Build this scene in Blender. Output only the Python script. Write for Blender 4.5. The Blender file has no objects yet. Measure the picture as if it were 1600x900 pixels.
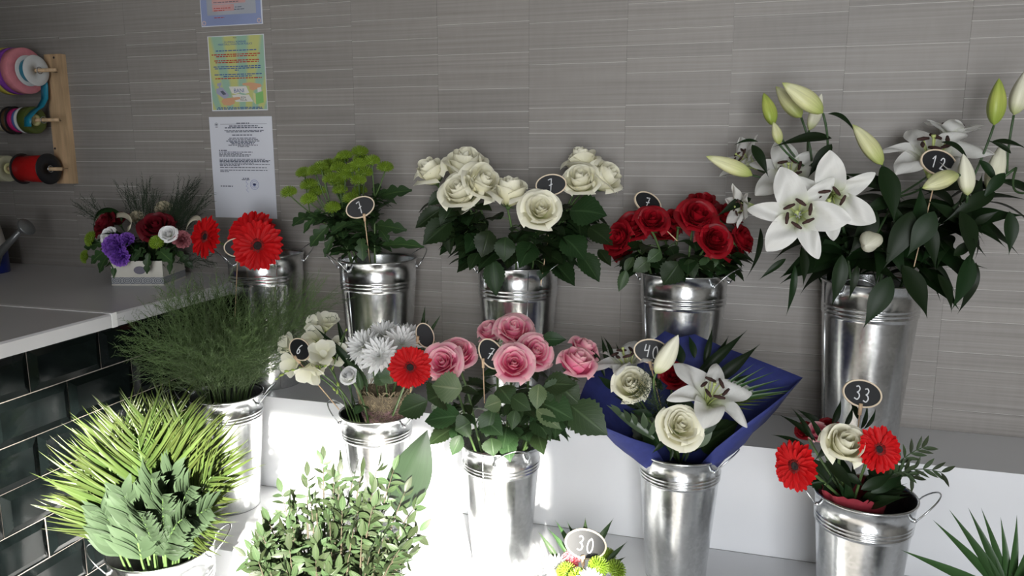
import bpy, math, random
from mathutils import Vector as V, Matrix as M, Euler
random.seed(7)
SC = bpy.context.scene
COL = SC.collection
PI = math.pi
R = math.radians

# ------------------------------------------------------------------ camera, sky, sun, exposure
H = 1.43                                    # camera height above the shop floor
F = 1190.0                                  # focal length in pixels of the 1600 x 900 frame
YAW, PIT = R(16.4), R(10.2)
cam_data = bpy.data.cameras.new('camera')
cam_data.sensor_width = 36.0
cam_data.lens = F / 1600 * 36
cam_data.clip_start = 0.02
cam = bpy.data.objects.new('camera', cam_data)
COL.objects.link(cam)
cam.location = (0, 0, H)
cam.rotation_euler = (PI / 2 - PIT, 0, YAW)
SC.camera = cam

world = bpy.data.worlds.new('sky')
SC.world = world
world.use_nodes = True
bgn = world.node_tree.nodes['Background']
bgn.inputs[0].default_value = (0.95, 0.97, 1.0, 1)
bgn.inputs[1].default_value = 9.0

SUN_DIR = V((-0.45, 1.0, -0.44)).normalized()
sun = bpy.data.lights.new('sun', 'SUN')
sun.energy = 24.0
sun.color = (1.0, 0.95, 0.86)
sun.angle = R(1.2)
sun_o = bpy.data.objects.new('sun', sun)
COL.objects.link(sun_o)
sun_o.rotation_euler = SUN_DIR.to_track_quat('-Z', 'Y').to_euler()

WX0, WX1, WZ0, WZ1, WY = -0.05, 1.30, 0.25, 2.40, -2.0      # the shop window behind the camera
portal = bpy.data.lights.new('window_portal', 'AREA')
portal.shape = 'RECTANGLE'
portal.size, portal.size_y = WX1 - WX0, WZ1 - WZ0
portal.cycles.is_portal = True
po = bpy.data.objects.new('window_portal', portal)
COL.objects.link(po)
po.location = ((WX0 + WX1) / 2, WY - 0.02, (WZ0 + WZ1) / 2)
po.rotation_euler = (PI / 2, 0, 0)

SC.view_settings.view_transform = 'Standard'
SC.view_settings.look = 'None'
SC.view_settings.exposure = 0.5
SC.view_settings.gamma = 1.0
SC.view_settings.use_curve_mapping = False

# ------------------------------------------------------------------ pixel -> direction helpers
FH = V((-math.sin(YAW), math.cos(YAW), 0))
CR = V((math.cos(YAW), math.sin(YAW), 0))
CF = FH * math.cos(PIT) - V((0, 0, 1)) * math.sin(PIT)
CU = FH * math.sin(PIT) + V((0, 0, 1)) * math.cos(PIT)
C0 = V((0, 0, H))
def ray(x, y): return CF + CR * ((x - 800) / F) + CU * ((450 - y) / F)
def PY(x, y, Y):
    d = ray(x, y); return C0 + d * (Y / d.y)
def PX(x, y, X):
    d = ray(x, y); return C0 + d * (X / d.x)
def PZ(x, y, Z):
    d = ray(x, y); return C0 + d * ((Z - H) / d.z)
def sz(px, p): return px * ((p - C0).dot(CF)) / F
def nv(a, b, c): return (CR * a + CU * b - CF * c).normalized()     # right, up, towards the viewer

# ------------------------------------------------------------------ materials
MATS = {}
def nodes(name):
    m = bpy.data.materials.new(name); m.use_nodes = True
    nt = m.node_tree
    return m, nt, nt.nodes['Principled BSDF']
def N(nt, t, **kw):
    n = nt.nodes.new(t)
    for k, v in kw.items(): setattr(n, k, v)
    return n
def ramp(nt, stops):
    r = nt.nodes.new('ShaderNodeValToRGB')
    el = r.color_ramp.elements
    while len(el) < len(stops): el.new(0.5)
    for e, (p, c) in zip(el, stops): e.position = p; e.color = (*c, 1)
    return r
def mat(name, col, rough=0.5, metal=0.0, noise=0.0, scale=20.0, bump=0.0, stretch=(1, 1, 1), rnd=0.0, coat=0.0, spec=0.5):
    if name in MATS: return MATS[name]
    m, nt, b = nodes(name); L = nt.links
    b.inputs['Roughness'].default_value = rough
    b.inputs['Metallic'].default_value = metal
    b.inputs['Specular IOR Level'].default_value = spec
    b.inputs['Coat Weight'].default_value = coat
    tc = N(nt, 'ShaderNodeTexCoord'); mp = N(nt, 'ShaderNodeMapping')
    mp.inputs['Scale'].default_value = stretch
    L.new(tc.outputs['Object'], mp.inputs['Vector'])
    nz = N(nt, 'ShaderNodeTexNoise'); nz.inputs['Scale'].default_value = scale; nz.inputs['Detail'].default_value = 4
    L.new(mp.outputs[0], nz.inputs['Vector'])
    lo = tuple(max(0, c * (1 - noise)) for c in col); hi = tuple(min(1, c * (1 + noise)) for c in col)
    rp = ramp(nt, [(0.3, lo), (0.7, hi)])
    L.new(nz.outputs['Fac'], rp.inputs['Fac'])
    out = rp.outputs[0]
    if rnd:
        oi = N(nt, 'ShaderNodeObjectInfo'); mr = N(nt, 'ShaderNodeMapRange')
        mr.inputs['To Min'].default_value = 1 - rnd; mr.inputs['To Max'].default_value = 1 + rnd
        L.new(oi.outputs['Random'], mr.inputs['Value'])
        hs = N(nt, 'ShaderNodeHueSaturation'); L.new(mr.outputs[0], hs.inputs['Value']); L.new(out, hs.inputs['Color']); out = hs.outputs[0]
    L.new(out, b.inputs['Base Color'])
    if bump:
        bp = N(nt, 'ShaderNodeBump'); bp.inputs['Strength'].default_value = bump; bp.inputs['Distance'].default_value = 0.002
        L.new(nz.outputs['Fac'], bp.inputs['Height']); L.new(bp.outputs[0], b.inputs['Normal'])
    MATS[name] = m
    return m
def organic(name, stops, rough=0.5, trans=0.3, axis=1, vein=None, rnd=0.15, hue=0.0, streak=0.0, spec=0.4):
    """petal / leaf material: colour runs along the uv, translucent to light from behind"""
    if name in MATS: return MATS[name]
    m, nt, b = nodes(name); L = nt.links
    uv = N(nt, 'ShaderNodeUVMap'); sp = N(nt, 'ShaderNodeSeparateXYZ'); L.new(uv.outputs[0], sp.inputs[0])
    rp = ramp(nt, stops); L.new(sp.outputs[axis], rp.inputs['Fac'])
    out = rp.outputs[0]
    if vein:
        ma = N(nt, 'ShaderNodeMath', operation='SUBTRACT'); ma.inputs[1].default_value = 0.5; L.new(sp.outputs[0], ma.inputs[0])
        mb = N(nt, 'ShaderNodeMath', operation='ABSOLUTE'); L.new(ma.outputs[0], mb.inputs[0])
        r1 = ramp(nt, [(0.012, (1, 1, 1)), (0.05, (0, 0, 0))]); L.new(mb.outputs[0], r1.inputs['Fac'])
        # side veins: sin(v*k - |u|*j)
        mc = N(nt, 'ShaderNodeMath', operation='MULTIPLY_ADD'); mc.inputs[1].default_value = 55; L.new(sp.outputs[1], mc.inputs[0])
        md = N(nt, 'ShaderNodeMath', operation='MULTIPLY'); md.inputs[1].default_value = -45; L.new(mb.outputs[0], md.inputs[0])
        L.new(md.outputs[0], mc.inputs[2])
        me = N(nt, 'ShaderNodeMath', operation='SINE'); L.new(mc.outputs[0], me.inputs[0])
        r2 = ramp(nt, [(0.80, (0, 0, 0)), (1.0, (0.35, 0.35, 0.35))]); L.new(me.outputs[0], r2.inputs['Fac'])
        mx0 = N(nt, 'ShaderNodeMath', operation='MAXIMUM'); L.new(r1.outputs[0], mx0.inputs[0]); L.new(r2.outputs[0], mx0.inputs[1])
        mx = N(nt, 'ShaderNodeMix', data_type='RGBA'); L.new(mx0.outputs[0], mx.inputs[0]); L.new(out, mx.inputs[6]); mx.inputs[7].default_value = (*vein, 1)
        out = mx.outputs[2]
        bp = N(nt, 'ShaderNodeBump'); bp.inputs['Strength'].default_value = 0.35; bp.inputs['Distance'].default_value = 0.001
        L.new(mx0.outputs[0], bp.inputs['Height']); L.new(bp.outputs[0], b.inputs['Normal'])
    if streak:
        nz = N(nt, 'ShaderNodeTexNoise'); mp = N(nt, 'ShaderNodeMapping'); mp.inputs['Scale'].default_value = (22, 1.2, 1)
        L.new(uv.outputs[0], mp.inputs[0]); L.new(mp.outputs[0], nz.inputs['Vector']); nz.inputs['Scale'].default_value = 1.5
        mr = N(nt, 'ShaderNodeMapRange'); mr.inputs['To Min'].default_value = 1 - streak; mr.inputs['To Max'].default_value = 1 + streak
        L.new(nz.outputs['Fac'], mr.inputs['Value'])
        hs = N(nt, 'ShaderNodeHueSaturation'); L.new(mr.outputs[0], hs.inputs['Value']); L.new(out, hs.inputs['Color']); out = hs.outputs[0]
    oi = N(nt, 'ShaderNodeObjectInfo'); mr = N(nt, 'ShaderNodeMapRange')
    mr.inputs['To Min'].default_value = 1 - rnd; mr.inputs['To Max'].default_value = 1 + rnd
    L.new(oi.outputs['Random'], mr.inputs['Value'])
    hs = N(nt, 'ShaderNodeHueSaturation'); L.new(mr.outputs[0], hs.inputs['Value']); L.new(out, hs.inputs['Color'])
    if hue:
        mh = N(nt, 'ShaderNodeMapRange'); mh.inputs['To Min'].default_value = 0.5 - hue; mh.inputs['To Max'].default_value = 0.5 + hue
        L.new(oi.outputs['Random'], mh.inputs['Value']); L.new(mh.outputs[0], hs.inputs['Hue'])
    out = hs.outputs[0]
    L.new(out, b.inputs['Base Color'])
    b.inputs['Roughness'].default_value = rough
    b.inputs['Specular IOR Level'].default_value = spec
    if trans:
        tr = N(nt, 'ShaderNodeBsdfTranslucent'); L.new(out, tr.inputs['Color'])
        mix = N(nt, 'ShaderNodeMixShader'); mix.inputs[0].default_value = trans
        L.new(b.outputs[0], mix.inputs[1]); L.new(tr.outputs[0], mix.inputs[2])
        L.new(mix.outputs[0], nt.nodes['Material Output'].inputs['Surface'])
    MATS[name] = m
    return m

def wallpaper():
    m, nt, b = nodes('grey_slub_wallpaper'); L = nt.links
    tc = N(nt, 'ShaderNodeTexCoord'); mp = N(nt, 'ShaderNodeMapping'); mp.inputs['Scale'].default_value = (2.2, 1, 190)
    L.new(tc.outputs['Object'], mp.inputs[0])
    nz = N(nt, 'ShaderNodeTexNoise'); nz.inputs['Scale'].default_value = 1.0; nz.inputs['Detail'].default_value = 5; L.new(mp.outputs[0], nz.inputs['Vector'])
    mp2 = N(nt, 'ShaderNodeMapping'); mp2.inputs['Scale'].default_value = (60, 1, 14); L.new(tc.outputs['Object'], mp2.inputs[0])
    nz2 = N(nt, 'ShaderNodeTexNoise'); nz2.inputs['Scale'].default_value = 1.0; L.new(mp2.outputs[0], nz2.inputs['Vector'])
    ad = N(nt, 'ShaderNodeMath', operation='MULTIPLY_ADD'); ad.inputs[1].default_value = 0.22; L.new(nz2.outputs['Fac'], ad.inputs[0]); L.new(nz.outputs['Fac'], ad.inputs[2])
    rp = ramp(nt, [(0.35, (0.205, 0.190, 0.176)), (0.95, (0.315, 0.296, 0.276))]); L.new(ad.outputs[0], rp.inputs['Fac'])
    oi = N(nt, 'ShaderNodeObjectInfo'); ge = N(nt, 'ShaderNodeNewGeometry')
    a2 = N(nt, 'ShaderNodeMath', operation='ADD'); L.new(oi.outputs['Random'], a2.inputs[0]); L.new(ge.outputs['Random Per Island'], a2.inputs[1])
    fr = N(nt, 'ShaderNodeMath', operation='FRACT'); L.new(a2.outputs[0], fr.inputs[0])
    mr = N(nt, 'ShaderNodeMapRange'); mr.inputs['To Min'].default_value = 0.93; mr.inputs['To Max'].default_value = 1.06; L.new(fr.outputs[0], mr.inputs['Value'])
    hs = N(nt, 'ShaderNodeHueSaturation'); L.new(mr.outputs[0], hs.inputs['Value']); L.new(rp.outputs[0], hs.inputs['Color'])
    L.new(hs.outputs[0], b.inputs['Base Color'])
    b.inputs['Roughness'].default_value = 0.55
    bp = N(nt, 'ShaderNodeBump'); bp.inputs['Strength'].default_value = 0.25; bp.inputs['Distance'].default_value = 0.001
    L.new(nz.outputs['Fac'], bp.inputs['Height']); L.new(bp.outputs[0], b.inputs['Normal'])
    return m
M_WALL = wallpaper()
M_JOINT = mat('wallpaper_pale_line', (0.52, 0.50, 0.47), 0.5)
M_PLAIN = mat('plain_plaster', (0.20, 0.19, 0.17), 0.8, noise=0.05)
M_CEIL = mat('ceiling_paint', (0.25, 0.24, 0.22), 0.8)
M_FLOOR = mat('floor_grey', (0.22, 0.21, 0.20), 0.5, noise=0.1)
M_WHITE = mat('white_laminate', (0.68, 0.69, 0.71), 0.32, noise=0.02, scale=6)
M_WHITE2 = mat('white_edge', (0.82, 0.82, 0.82), 0.35)
M_COUNTER = mat('counter_laminate', (0.60, 0.60, 0.61), 0.35, noise=0.02, scale=5)
M_TILE = mat('black_glazed_tile', (0.004, 0.006, 0.006), 0.10, noise=0.3, scale=30, bump=0.03, spec=0.2)
M_GROUT = mat('tile_grout', (0.42, 0.36, 0.32), 0.8)
M_BLACK = mat('chalkboard_black', (0.008, 0.009, 0.011), 0.6)
M_CHALK = mat('chalk_white', (0.75, 0.76, 0.78), 0.9)
M_WOOD = mat('pale_wood', (0.52, 0.36, 0.21), 0.55, noise=0.25, scale=9, stretch=(6, 6, 0.7))
M_TAGWOOD = mat('tag_wood', (0.62, 0.44, 0.28), 0.6, noise=0.12, scale=40)
M_RIM = mat('tag_rim', (0.70, 0.58, 0.43), 0.6)
M_WIRE = mat('steel_wire', (0.62, 0.64, 0.66), 0.25, metal=1.0)

def galvanised():
    m, nt, b = nodes('galvanised_steel'); L = nt.links
    tc = N(nt, 'ShaderNodeTexCoord')
    vo = N(nt, 'ShaderNodeTexVoronoi'); vo.inputs['Scale'].default_value = 160; L.new(tc.outputs['Object'], vo.inputs['Vector'])
    nz = N(nt, 'ShaderNodeTexNoise'); nz.inputs['Scale'].default_value = 14; nz.inputs['Detail'].default_value = 5; L.new(tc.outputs['Object'], nz.inputs['Vector'])
    mp = N(nt, 'ShaderNodeMapping'); mp.inputs['Scale'].default_value = (26, 26, 2.2); L.new(tc.outputs['Object'], mp.inputs[0])
    ns = N(nt, 'ShaderNodeTexNoise'); ns.inputs['Scale'].default_value = 1.0; L.new(mp.outputs[0], ns.inputs['Vector'])
    mx = N(nt, 'ShaderNodeMix', data_type='FLOAT'); mx.inputs[0].default_value = 0.35; L.new(nz.outputs['Fac'], mx.inputs[2]); L.new(vo.outputs['Color'], mx.inputs[3])
    rp = ramp(nt, [(0.25, (0.60, 0.615, 0.62)), (0.75, (0.80, 0.815, 0.82))]); L.new(mx.outputs[0], rp.inputs['Fac'])
    L.new(rp.outputs[0], b.inputs['Base Color'])
    b.inputs['Metallic'].default_value = 1.0
    mr = N(nt, 'ShaderNodeMapRange'); mr.inputs['To Min'].default_value = 0.15; mr.inputs['To Max'].default_value = 0.30
    L.new(mx.outputs[0], mr.inputs['Value']); L.new(mr.outputs[0], b.inputs['Roughness'])
    bp = N(nt, 'ShaderNodeBump'); bp.inputs['Strength'].default_value = 0.25; bp.inputs['Distance'].default_value = 0.004
    L.new(ns.outputs['Fac'], bp.inputs['Height']); L.new(bp.outputs[0], b.inputs['Normal'])
    return m
M_ZINC = galvanised()

# plants
GL = dict(vein=(0.09, 0.15, 0.06))
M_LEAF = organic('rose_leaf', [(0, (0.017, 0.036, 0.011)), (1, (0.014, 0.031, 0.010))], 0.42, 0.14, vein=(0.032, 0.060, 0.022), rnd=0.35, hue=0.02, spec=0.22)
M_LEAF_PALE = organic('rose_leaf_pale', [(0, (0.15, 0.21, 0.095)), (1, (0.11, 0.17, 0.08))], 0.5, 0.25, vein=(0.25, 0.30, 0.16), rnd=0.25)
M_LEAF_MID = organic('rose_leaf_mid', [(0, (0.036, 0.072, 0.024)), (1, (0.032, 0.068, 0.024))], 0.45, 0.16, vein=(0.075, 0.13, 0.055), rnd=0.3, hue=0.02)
M_LILYLEAF = organic('lily_leaf', [(0, (0.009, 0.023, 0.006)), (1, (0.007, 0.019, 0.005))], 0.45, 0.12, rnd=0.35, streak=0.25, hue=0.015, spec=0.25)
M_MUMLEAF = organic('chrysanthemum_leaf', [(0, (0.04, 0.085, 0.026)), (1, (0.03, 0.07, 0.025))], 0.45, 0.25, vein=(0.09, 0.16, 0.05), rnd=0.35)
M_STEM = mat('green_stem', (0.085, 0.15, 0.045), 0.5, noise=0.2)
M_STEM_D = mat('dark_stem', (0.035, 0.075, 0.025), 0.5, noise=0.2)
M_FERN = mat('asparagus_fern_green', (0.085, 0.140, 0.045), 0.55, noise=0.3, scale=8, rnd=0.3)
M_FERN_D = mat('dark_grass_green', (0.018, 0.035, 0.015), 0.6, noise=0.3, scale=8)
M_PALM = organic('palm_leaflet', [(0, (0.040, 0.070, 0.018)), (1, (0.080, 0.108, 0.028))], 0.26, 0.25, rnd=0.3, streak=0.2, hue=0.012)
M_PALM_D = organic('palm_leaflet_dark', [(0, (0.030, 0.075, 0.022)), (1, (0.035, 0.085, 0.025))], 0.35, 0.25, rnd=0.25, streak=0.2)
M_BROAD = organic('feather_palm_leaflet', [(0, (0.046, 0.074, 0.038)), (1, (0.060, 0.090, 0.050))], 0.28, 0.15, rnd=0.2, streak=0.15)
M_PIST = organic('shrub_leaflet', [(0, (0.042, 0.068, 0.028)), (1, (0.052, 0.080, 0.034))], 0.42, 0.3, vein=(0.08, 0.11, 0.05), rnd=0.4, hue=0.02)
M_TWIG = mat('shrub_twig', (0.06, 0.05, 0.03), 0.7, noise=0.2)
M_ASPI = organic('broad_leaf', [(0, (0.014, 0.028, 0.013)), (1, (0.020, 0.036, 0.017))], 0.35, 0.10, rnd=0.05, streak=0.35)
M_WROSE = organic('white_rose_petal', [(0, (0.60, 0.64, 0.26)), (0.35, (0.84, 0.81, 0.56)), (1, (0.92, 0.90, 0.75))], 0.55, 0.16, rnd=0.05)
M_PROSE = organic('pink_rose_petal', [(0, (0.74, 0.07, 0.22)), (0.5, (0.92, 0.19, 0.37)), (0.82, (0.94, 0.36, 0.50)), (1, (0.94, 0.62, 0.62))], 0.5, 0.28, rnd=0.10)
M_RROSE = organic('red_rose_petal', [(0, (0.16, 0.002, 0.006)), (0.7, (0.33, 0.004, 0.012)), (1, (0.26, 0.003, 0.010))], 0.5, 0.2, rnd=0.3)
M_DROSE = organic('dark_rose_petal', [(0, (0.07, 0.002, 0.006)), (1, (0.15, 0.004, 0.012))], 0.55, 0.15, rnd=0.25)
M_GERB = organic('gerbera_petal', [(0, (0.48, 0.004, 0.005)), (1, (0.62, 0.005, 0.008))], 0.6, 0.2, rnd=0.10, streak=0.12, spec=0.25)
M_GERBD = mat('gerbera_disc', (0.012, 0.004, 0.004), 0.7, noise=0.5, scale=300, bump=0.4)
M_GERBF = mat('gerbera_florets', (0.22, 0.012, 0.010), 0.7, noise=0.4, scale=300)
M_LILY = organic('lily_tepal', [(0, (0.42, 0.52, 0.12)), (0.30, (0.72, 0.76, 0.56)), (0.5, (0.84, 0.84, 0.81)), (1, (0.85, 0.85, 0.82))], 0.45, 0.3, rnd=0.04, streak=0.05)
M_BUD = organic('lily_bud', [(0, (0.36, 0.44, 0.10)), (0.45, (0.66, 0.66, 0.34)), (0.85, (0.70, 0.70, 0.44)), (1, (0.42, 0.48, 0.12))], 0.4, 0.1, rnd=0.12, streak=0.3)
M_BUDG = organic('lily_bud_green', [(0, (0.26, 0.36, 0.05)), (0.6, (0.46, 0.52, 0.12)), (1, (0.32, 0.42, 0.07))], 0.4, 0.1, rnd=0.1, streak=0.3)
M_BUDW = organic('lily_bud_white', [(0, (0.40, 0.46, 0.16)), (0.25, (0.74, 0.73, 0.55)), (1, (0.80, 0.79, 0.66))], 0.4, 0.1, rnd=0.05, streak=0.15)
M_ANTH = mat('lily_anther', (0.040, 0.016, 0.012), 0.8, noise=0.4, scale=120)
M_FIL = mat('lily_filament', (0.45, 0.52, 0.18), 0.5)
M_GMUM = mat('green_chrysanthemum', (0.17, 0.27, 0.018), 0.6, noise=0.35, scale=160, rnd=0.15)
M_WMUM = organic('white_chrysanthemum_petal', [(0, (0.62, 0.66, 0.36)), (0.25, (0.80, 0.81, 0.77)), (1, (0.90, 0.90, 0.90))], 0.5, 0.12, rnd=0.03)
M_FREE = organic('freesia_petal', [(0, (0.50, 0.56, 0.18)), (0.3, (0.78, 0.77, 0.58)), (1, (0.84, 0.83, 0.73))], 0.5, 0.35, rnd=0.05)
M_FBUD = mat('freesia_bud', (0.30, 0.40, 0.08), 0.5, noise=0.2)
M_CARP = organic('lilac_carnation_petal', [(0, (0.20, 0.07, 0.50)), (1, (0.38, 0.16, 0.72))], 0.6, 0.25, rnd=0.15)
M_CARK = organic('pink_carnation_petal', [(0, (0.50, 0.10, 0.15)), (1, (0.66, 0.26, 0.29))], 0.6, 0.25, rnd=0.15)
M_CARW = organic('cream_carnation_petal', [(0, (0.45, 0.40, 0.25)), (1, (0.66, 0.60, 0.45))], 0.6, 0.25, rnd=0.1)
M_BLUEW = mat('blue_wrap_paper', (0.024, 0.034, 0.17), 0.75, noise=0.12, scale=60, bump=0.3)
M_REDW = mat('red_wrap_paper', (0.27, 0.020, 0.035), 0.8, noise=0.2, scale=60, bump=0.4)
M_SISAL = mat('sisal_fibre', (0.16, 0.125, 0.08), 0.85, noise=0.3, scale=70, bump=0.5)
M_SISALL = mat('sisal_strand', (0.42, 0.34, 0.22), 0.85, noise=0.3, scale=70)
M_SISALP = mat('sisal_fibre_mauve', (0.40, 0.24, 0.25), 0.85, noise=0.3, scale=70, bump=0.5)

# ------------------------------------------------------------------ mesh helpers
def mk(name, vs, fs, m=None, uv=None, smooth=True):
    me = bpy.data.meshes.new(name)
    me.from_pydata([tuple(v) for v in vs], [], fs)
    if uv:
        ul = me.uv_layers.new(name='UVMap')
        for lp in me.loops: ul.data[lp.index].uv = uv[lp.vertex_index]
    if smooth: me.polygons.foreach_set('use_smooth', [True] * len(me.polygons))
    if m: me.materials.append(m)
    me.update()
    return me
def withmat(me, m):
    c = me.copy(); c.materials.clear(); c.materials.append(m); return c
class MB:
    def __init__(s): s.v = []; s.f = []; s.uv = []
    def add(s, vs, fs, uv=None):
        o = len(s.v); s.v += [V(p) for p in vs]; s.f += [tuple(i + o for i in f) for f in fs]
        s.uv += uv if uv else [(0.5, 0.5)] * len(vs)
        return s
    def grid(s, fn, nu, nv):
        vs = []; uv = []; fs = []
        for j in range(nv + 1):
            for i in range(nu + 1):
                a, b = i / nu, j / nv
                vs.append(fn(a, b)); uv.append((a, b))
        for j in range(nv):
            for i in range(nu):
                k = j * (nu + 1) + i
                fs.append((k, k + 1, k + nu + 2, k + nu + 1))
        return s.add(vs, fs, uv)
    def tube(s, pts, r, n=6, caps=True):
        pts = [V(p) for p in pts]; rs = r if isinstance(r, (list, tuple)) else [r] * len(pts)
        vs = []; fs = []; uv = []
        ref = None
        for i, p in enumerate(pts):
            t = (pts[min(i + 1, len(pts) - 1)] - pts[max(i - 1, 0)])
            if t.length < 1e-9: t = V((0, 0, 1))
            t.normalize()
            if ref is None: ref = V((1, 0, 0)) if abs(t.x) < 0.8 else V((0, 1, 0))
            a = (ref - t * ref.dot(t))
            if a.length < 1e-6: a = t.orthogonal()
            a.normalize(); ref = a; b = t.cross(a)
            for k in range(n):
                an = 2 * PI * k / n
                vs.append(p + (a * math.cos(an) + b * math.sin(an)) * rs[i]); uv.append((k / n, i / max(1, len(pts) - 1)))
        for i in range(len(pts) - 1):
            for k in range(n):
                fs.append((i * n + k, i * n + (k + 1) % n, (i + 1) * n + (k + 1) % n, (i + 1) * n + k))
        if caps:
            fs.append(tuple(range(n - 1, -1, -1))); fs.append(tuple((len(pts) - 1) * n + k for k in range(n)))
        return s.add(vs, fs, uv)
    def lathe(s, prof, n=32, close=False):
        vs = []; fs = []; uv = []
        for i, (r, z) in enumerate(prof):
            for k in range(n):
                a = 2 * PI * k / n
                vs.append((r * math.cos(a), r * math.sin(a), z)); uv.append((k / n, i / max(1, len(prof) - 1)))
        m_ = len(prof)
        for i in range(m_ - 1 + (1 if close else 0)):
            i2 = (i + 1) % m_
            for k in range(n):
                fs.append((i * n + k, i * n + (k + 1) % n, i2 * n + (k + 1) % n, i2 * n + k))
        return s.add(vs, fs, uv)
    def box(s, a, b):
        x0, y0, z0 = a; x1, y1, z1 = b
        vs = [(x0, y0, z0), (x1, y0, z0), (x1, y1, z0), (x0, y1, z0), (x0, y0, z1), (x1, y0, z1), (x1, y1, z1), (x0, y1, z1)]
        return s.add(vs, [(3, 2, 1, 0), (4, 5, 6, 7), (0, 1, 5, 4), (1, 2, 6, 5), (2, 3, 7, 6), (3, 0, 4, 7)])
    def xf(s, other, mtx):
        return s.add([mtx @ v for v in other.v], other.f, list(other.uv))
    def mesh(s, name, m=None, smooth=True): return mk(name, s.v, s.f, m, s.uv, smooth)

WM = {}
def link(o, parent, W):
    COL.objects.link(o)
    if parent is not None:
        o.parent = parent
        o.matrix_basis = WM[parent].inverted() @ W
    else: o.matrix_basis = W
    WM[o] = W
    return o
I4 = M.Identity(4)
def put(name, me, W=I4, parent=None): return link(bpy.data.objects.new(name, me), parent, W)
def thing(name, label, cat, loc=(0, 0, 0), group=None):
    o = link(bpy.data.objects.new(name, None), None, M.Translation(V(loc)))
    o.empty_display_size = 0.03
    return tag(o, label, cat, group)
def tag(o, label, cat, group=None, kind=None):
    o['label'] = label; o['category'] = cat
    if group: o['group'] = group
    if kind: o['kind'] = kind
    return o
def struct(o): o['kind'] = 'structure'; return o
def frame(o, zd, xh=None, s=1.0):
    """matrix: local Z along zd, local X near xh"""
    z = V(zd).normalized(); x = V(xh) if xh is not None else V((1, 0, 0))
    x = x - z * x.dot(z)
    if x.length < 1e-5: x = z.orthogonal()
    x.normalize(); y = z.cross(x)
    sc = s if isinstance(s, (tuple, list)) else (s, s, s)
    m = M((( x.x * sc[0], y.x * sc[1], z.x * sc[2], o[0]), (x.y * sc[0], y.y * sc[1], z.y * sc[2], o[1]), (x.z * sc[0], y.z * sc[1], z.z * sc[2], o[2]), (0, 0, 0, 1)))
    return m
def leafmat(base, tip, up, wid=1.0):
    """matrix for a leaf mesh: local Y from base to tip, local Z near up"""
    y = (tip - base); L = y.length; y.normalize()
    z = up - y * up.dot(y)
    if z.length < 1e-4: z = y.orthogonal()
    z.normalize(); x = y.cross(z)
    sx, sy, sz_ = L * wid, L, L
    return M(((x.x * sx, y.x * sy, z.x * sz_, base.x), (x.y * sx, y.y * sy, z.y * sz_, base.y), (x.z * sx, y.z * sy, z.z * sz_, base.z), (0, 0, 0, 1)))
def bez(a, b, c, n=10): return [a * (1 - t) ** 2 + b * 2 * t * (1 - t) + c * t * t for t in [i / n for i in range(n + 1)]]
def bez3(a, b, c, d, n=12):
    return [a * (1 - t) ** 3 + b * 3 * t * (1 - t) ** 2 + c * 3 * t * t * (1 - t) + d * t ** 3 for t in [i / n for i in range(n + 1)]]
rnd = random.uniform
def rdir():
    v = V((rnd(-1, 1), rnd(-1, 1), rnd(-1, 1)))
    return v.normalized() if v.length > 0.05 else V((0, 0, 1))

# ------------------------------------------------------------------ the shop
D = 1.94
XL, XR, YF, ZT = -3.1, 2.5, WY, 2.65
def wallbox(name, a, b, m):
    return struct(put(name, MB().box(a, b).mesh(name, m, False)))
wall_back = wallbox('wall_back', (XL, D + 0.0015, 0), (XR, D + 0.1, ZT), M_JOINT)
wallbox('floor', (XL, YF, -0.1), (XR, D, 0), M_FLOOR)
wallbox('ceiling', (XL, YF, ZT), (XR, D, ZT + 0.1), M_CEIL)
wallbox('wall_left', (XL - 0.1, YF, 0), (XL, D, ZT), M_PLAIN)
wallbox('wall_right', (XR, YF, 0), (XR + 0.1, D, ZT), M_PLAIN)
fb = MB().box((XL, YF - 0.12, 0), (WX0, YF, ZT)).box((WX1, YF - 0.12, 0), (XR, YF, ZT)).box((WX0, YF - 0.12, 0), (WX1, YF, WZ0)).box((WX0, YF - 0.12, WZ1), (WX1, YF, ZT))
struct(put('wall_front', fb.mesh('wall_front', M_PLAIN, False)))
wallbox('added_shade_wall', (-1.02, YF, 0), (-0.92, 0.0, ZT), M_PLAIN)  # unseen wall, added to keep window light off the left side
wf = MB()
for xx in (WX0 + 0.02, WX1 - 0.02): wf.box((xx - 0.02, YF - 0.08, WZ0), (xx + 0.02, YF - 0.03, WZ1))
for zz in (WZ0 + 0.02, WZ1 - 0.02): wf.box((WX0 + 0.04, YF - 0.08, zz - 0.02), (WX1 - 0.04, YF - 0.03, zz + 0.02))
struct(put('window_1', wf.mesh('window_frame', M_WHITE2, False)))

# back wall covering: columns of horizontal strips with pale joints
SEAM0, SEAMW = -2.018, 0.2487
LINES = {-1: [60, 130, 200, 262], 0: [57, 113, 132, 149, 167, 204, 232], 1: [49, 68, 87, 128, 156, 180, 204, 221], 2: [18, 48, 107, 126, 143, 160, 203, 232],
         3: [6, 26, 44, 66, 110, 140, 165, 195, 211, 249], 4: [30, 62, 88, 118, 136, 177, 220, 271, 305, 328], 5: [36, 84, 139, 175, 200, 264, 296],
         6: [33, 74, 99, 168, 189, 208, 231, 262], 7: [2, 44, 68, 89, 112, 163, 197, 226, 253], 8: [1, 22, 75, 112, 142, 177, 197, 222],
         9: [6, 69, 112, 141, 175, 213], 10: [8, 31, 58, 114, 153, 186]}
SEAMPX = {-1: 45, 0: 143, 1: 250, 2: 362, 3: 484, 4: 616, 5: 752, 6: 900, 7: 1058, 8: 1232, 9: 1416, 10: 1560}
rw = random.Random(3)
stuff = MB()
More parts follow.
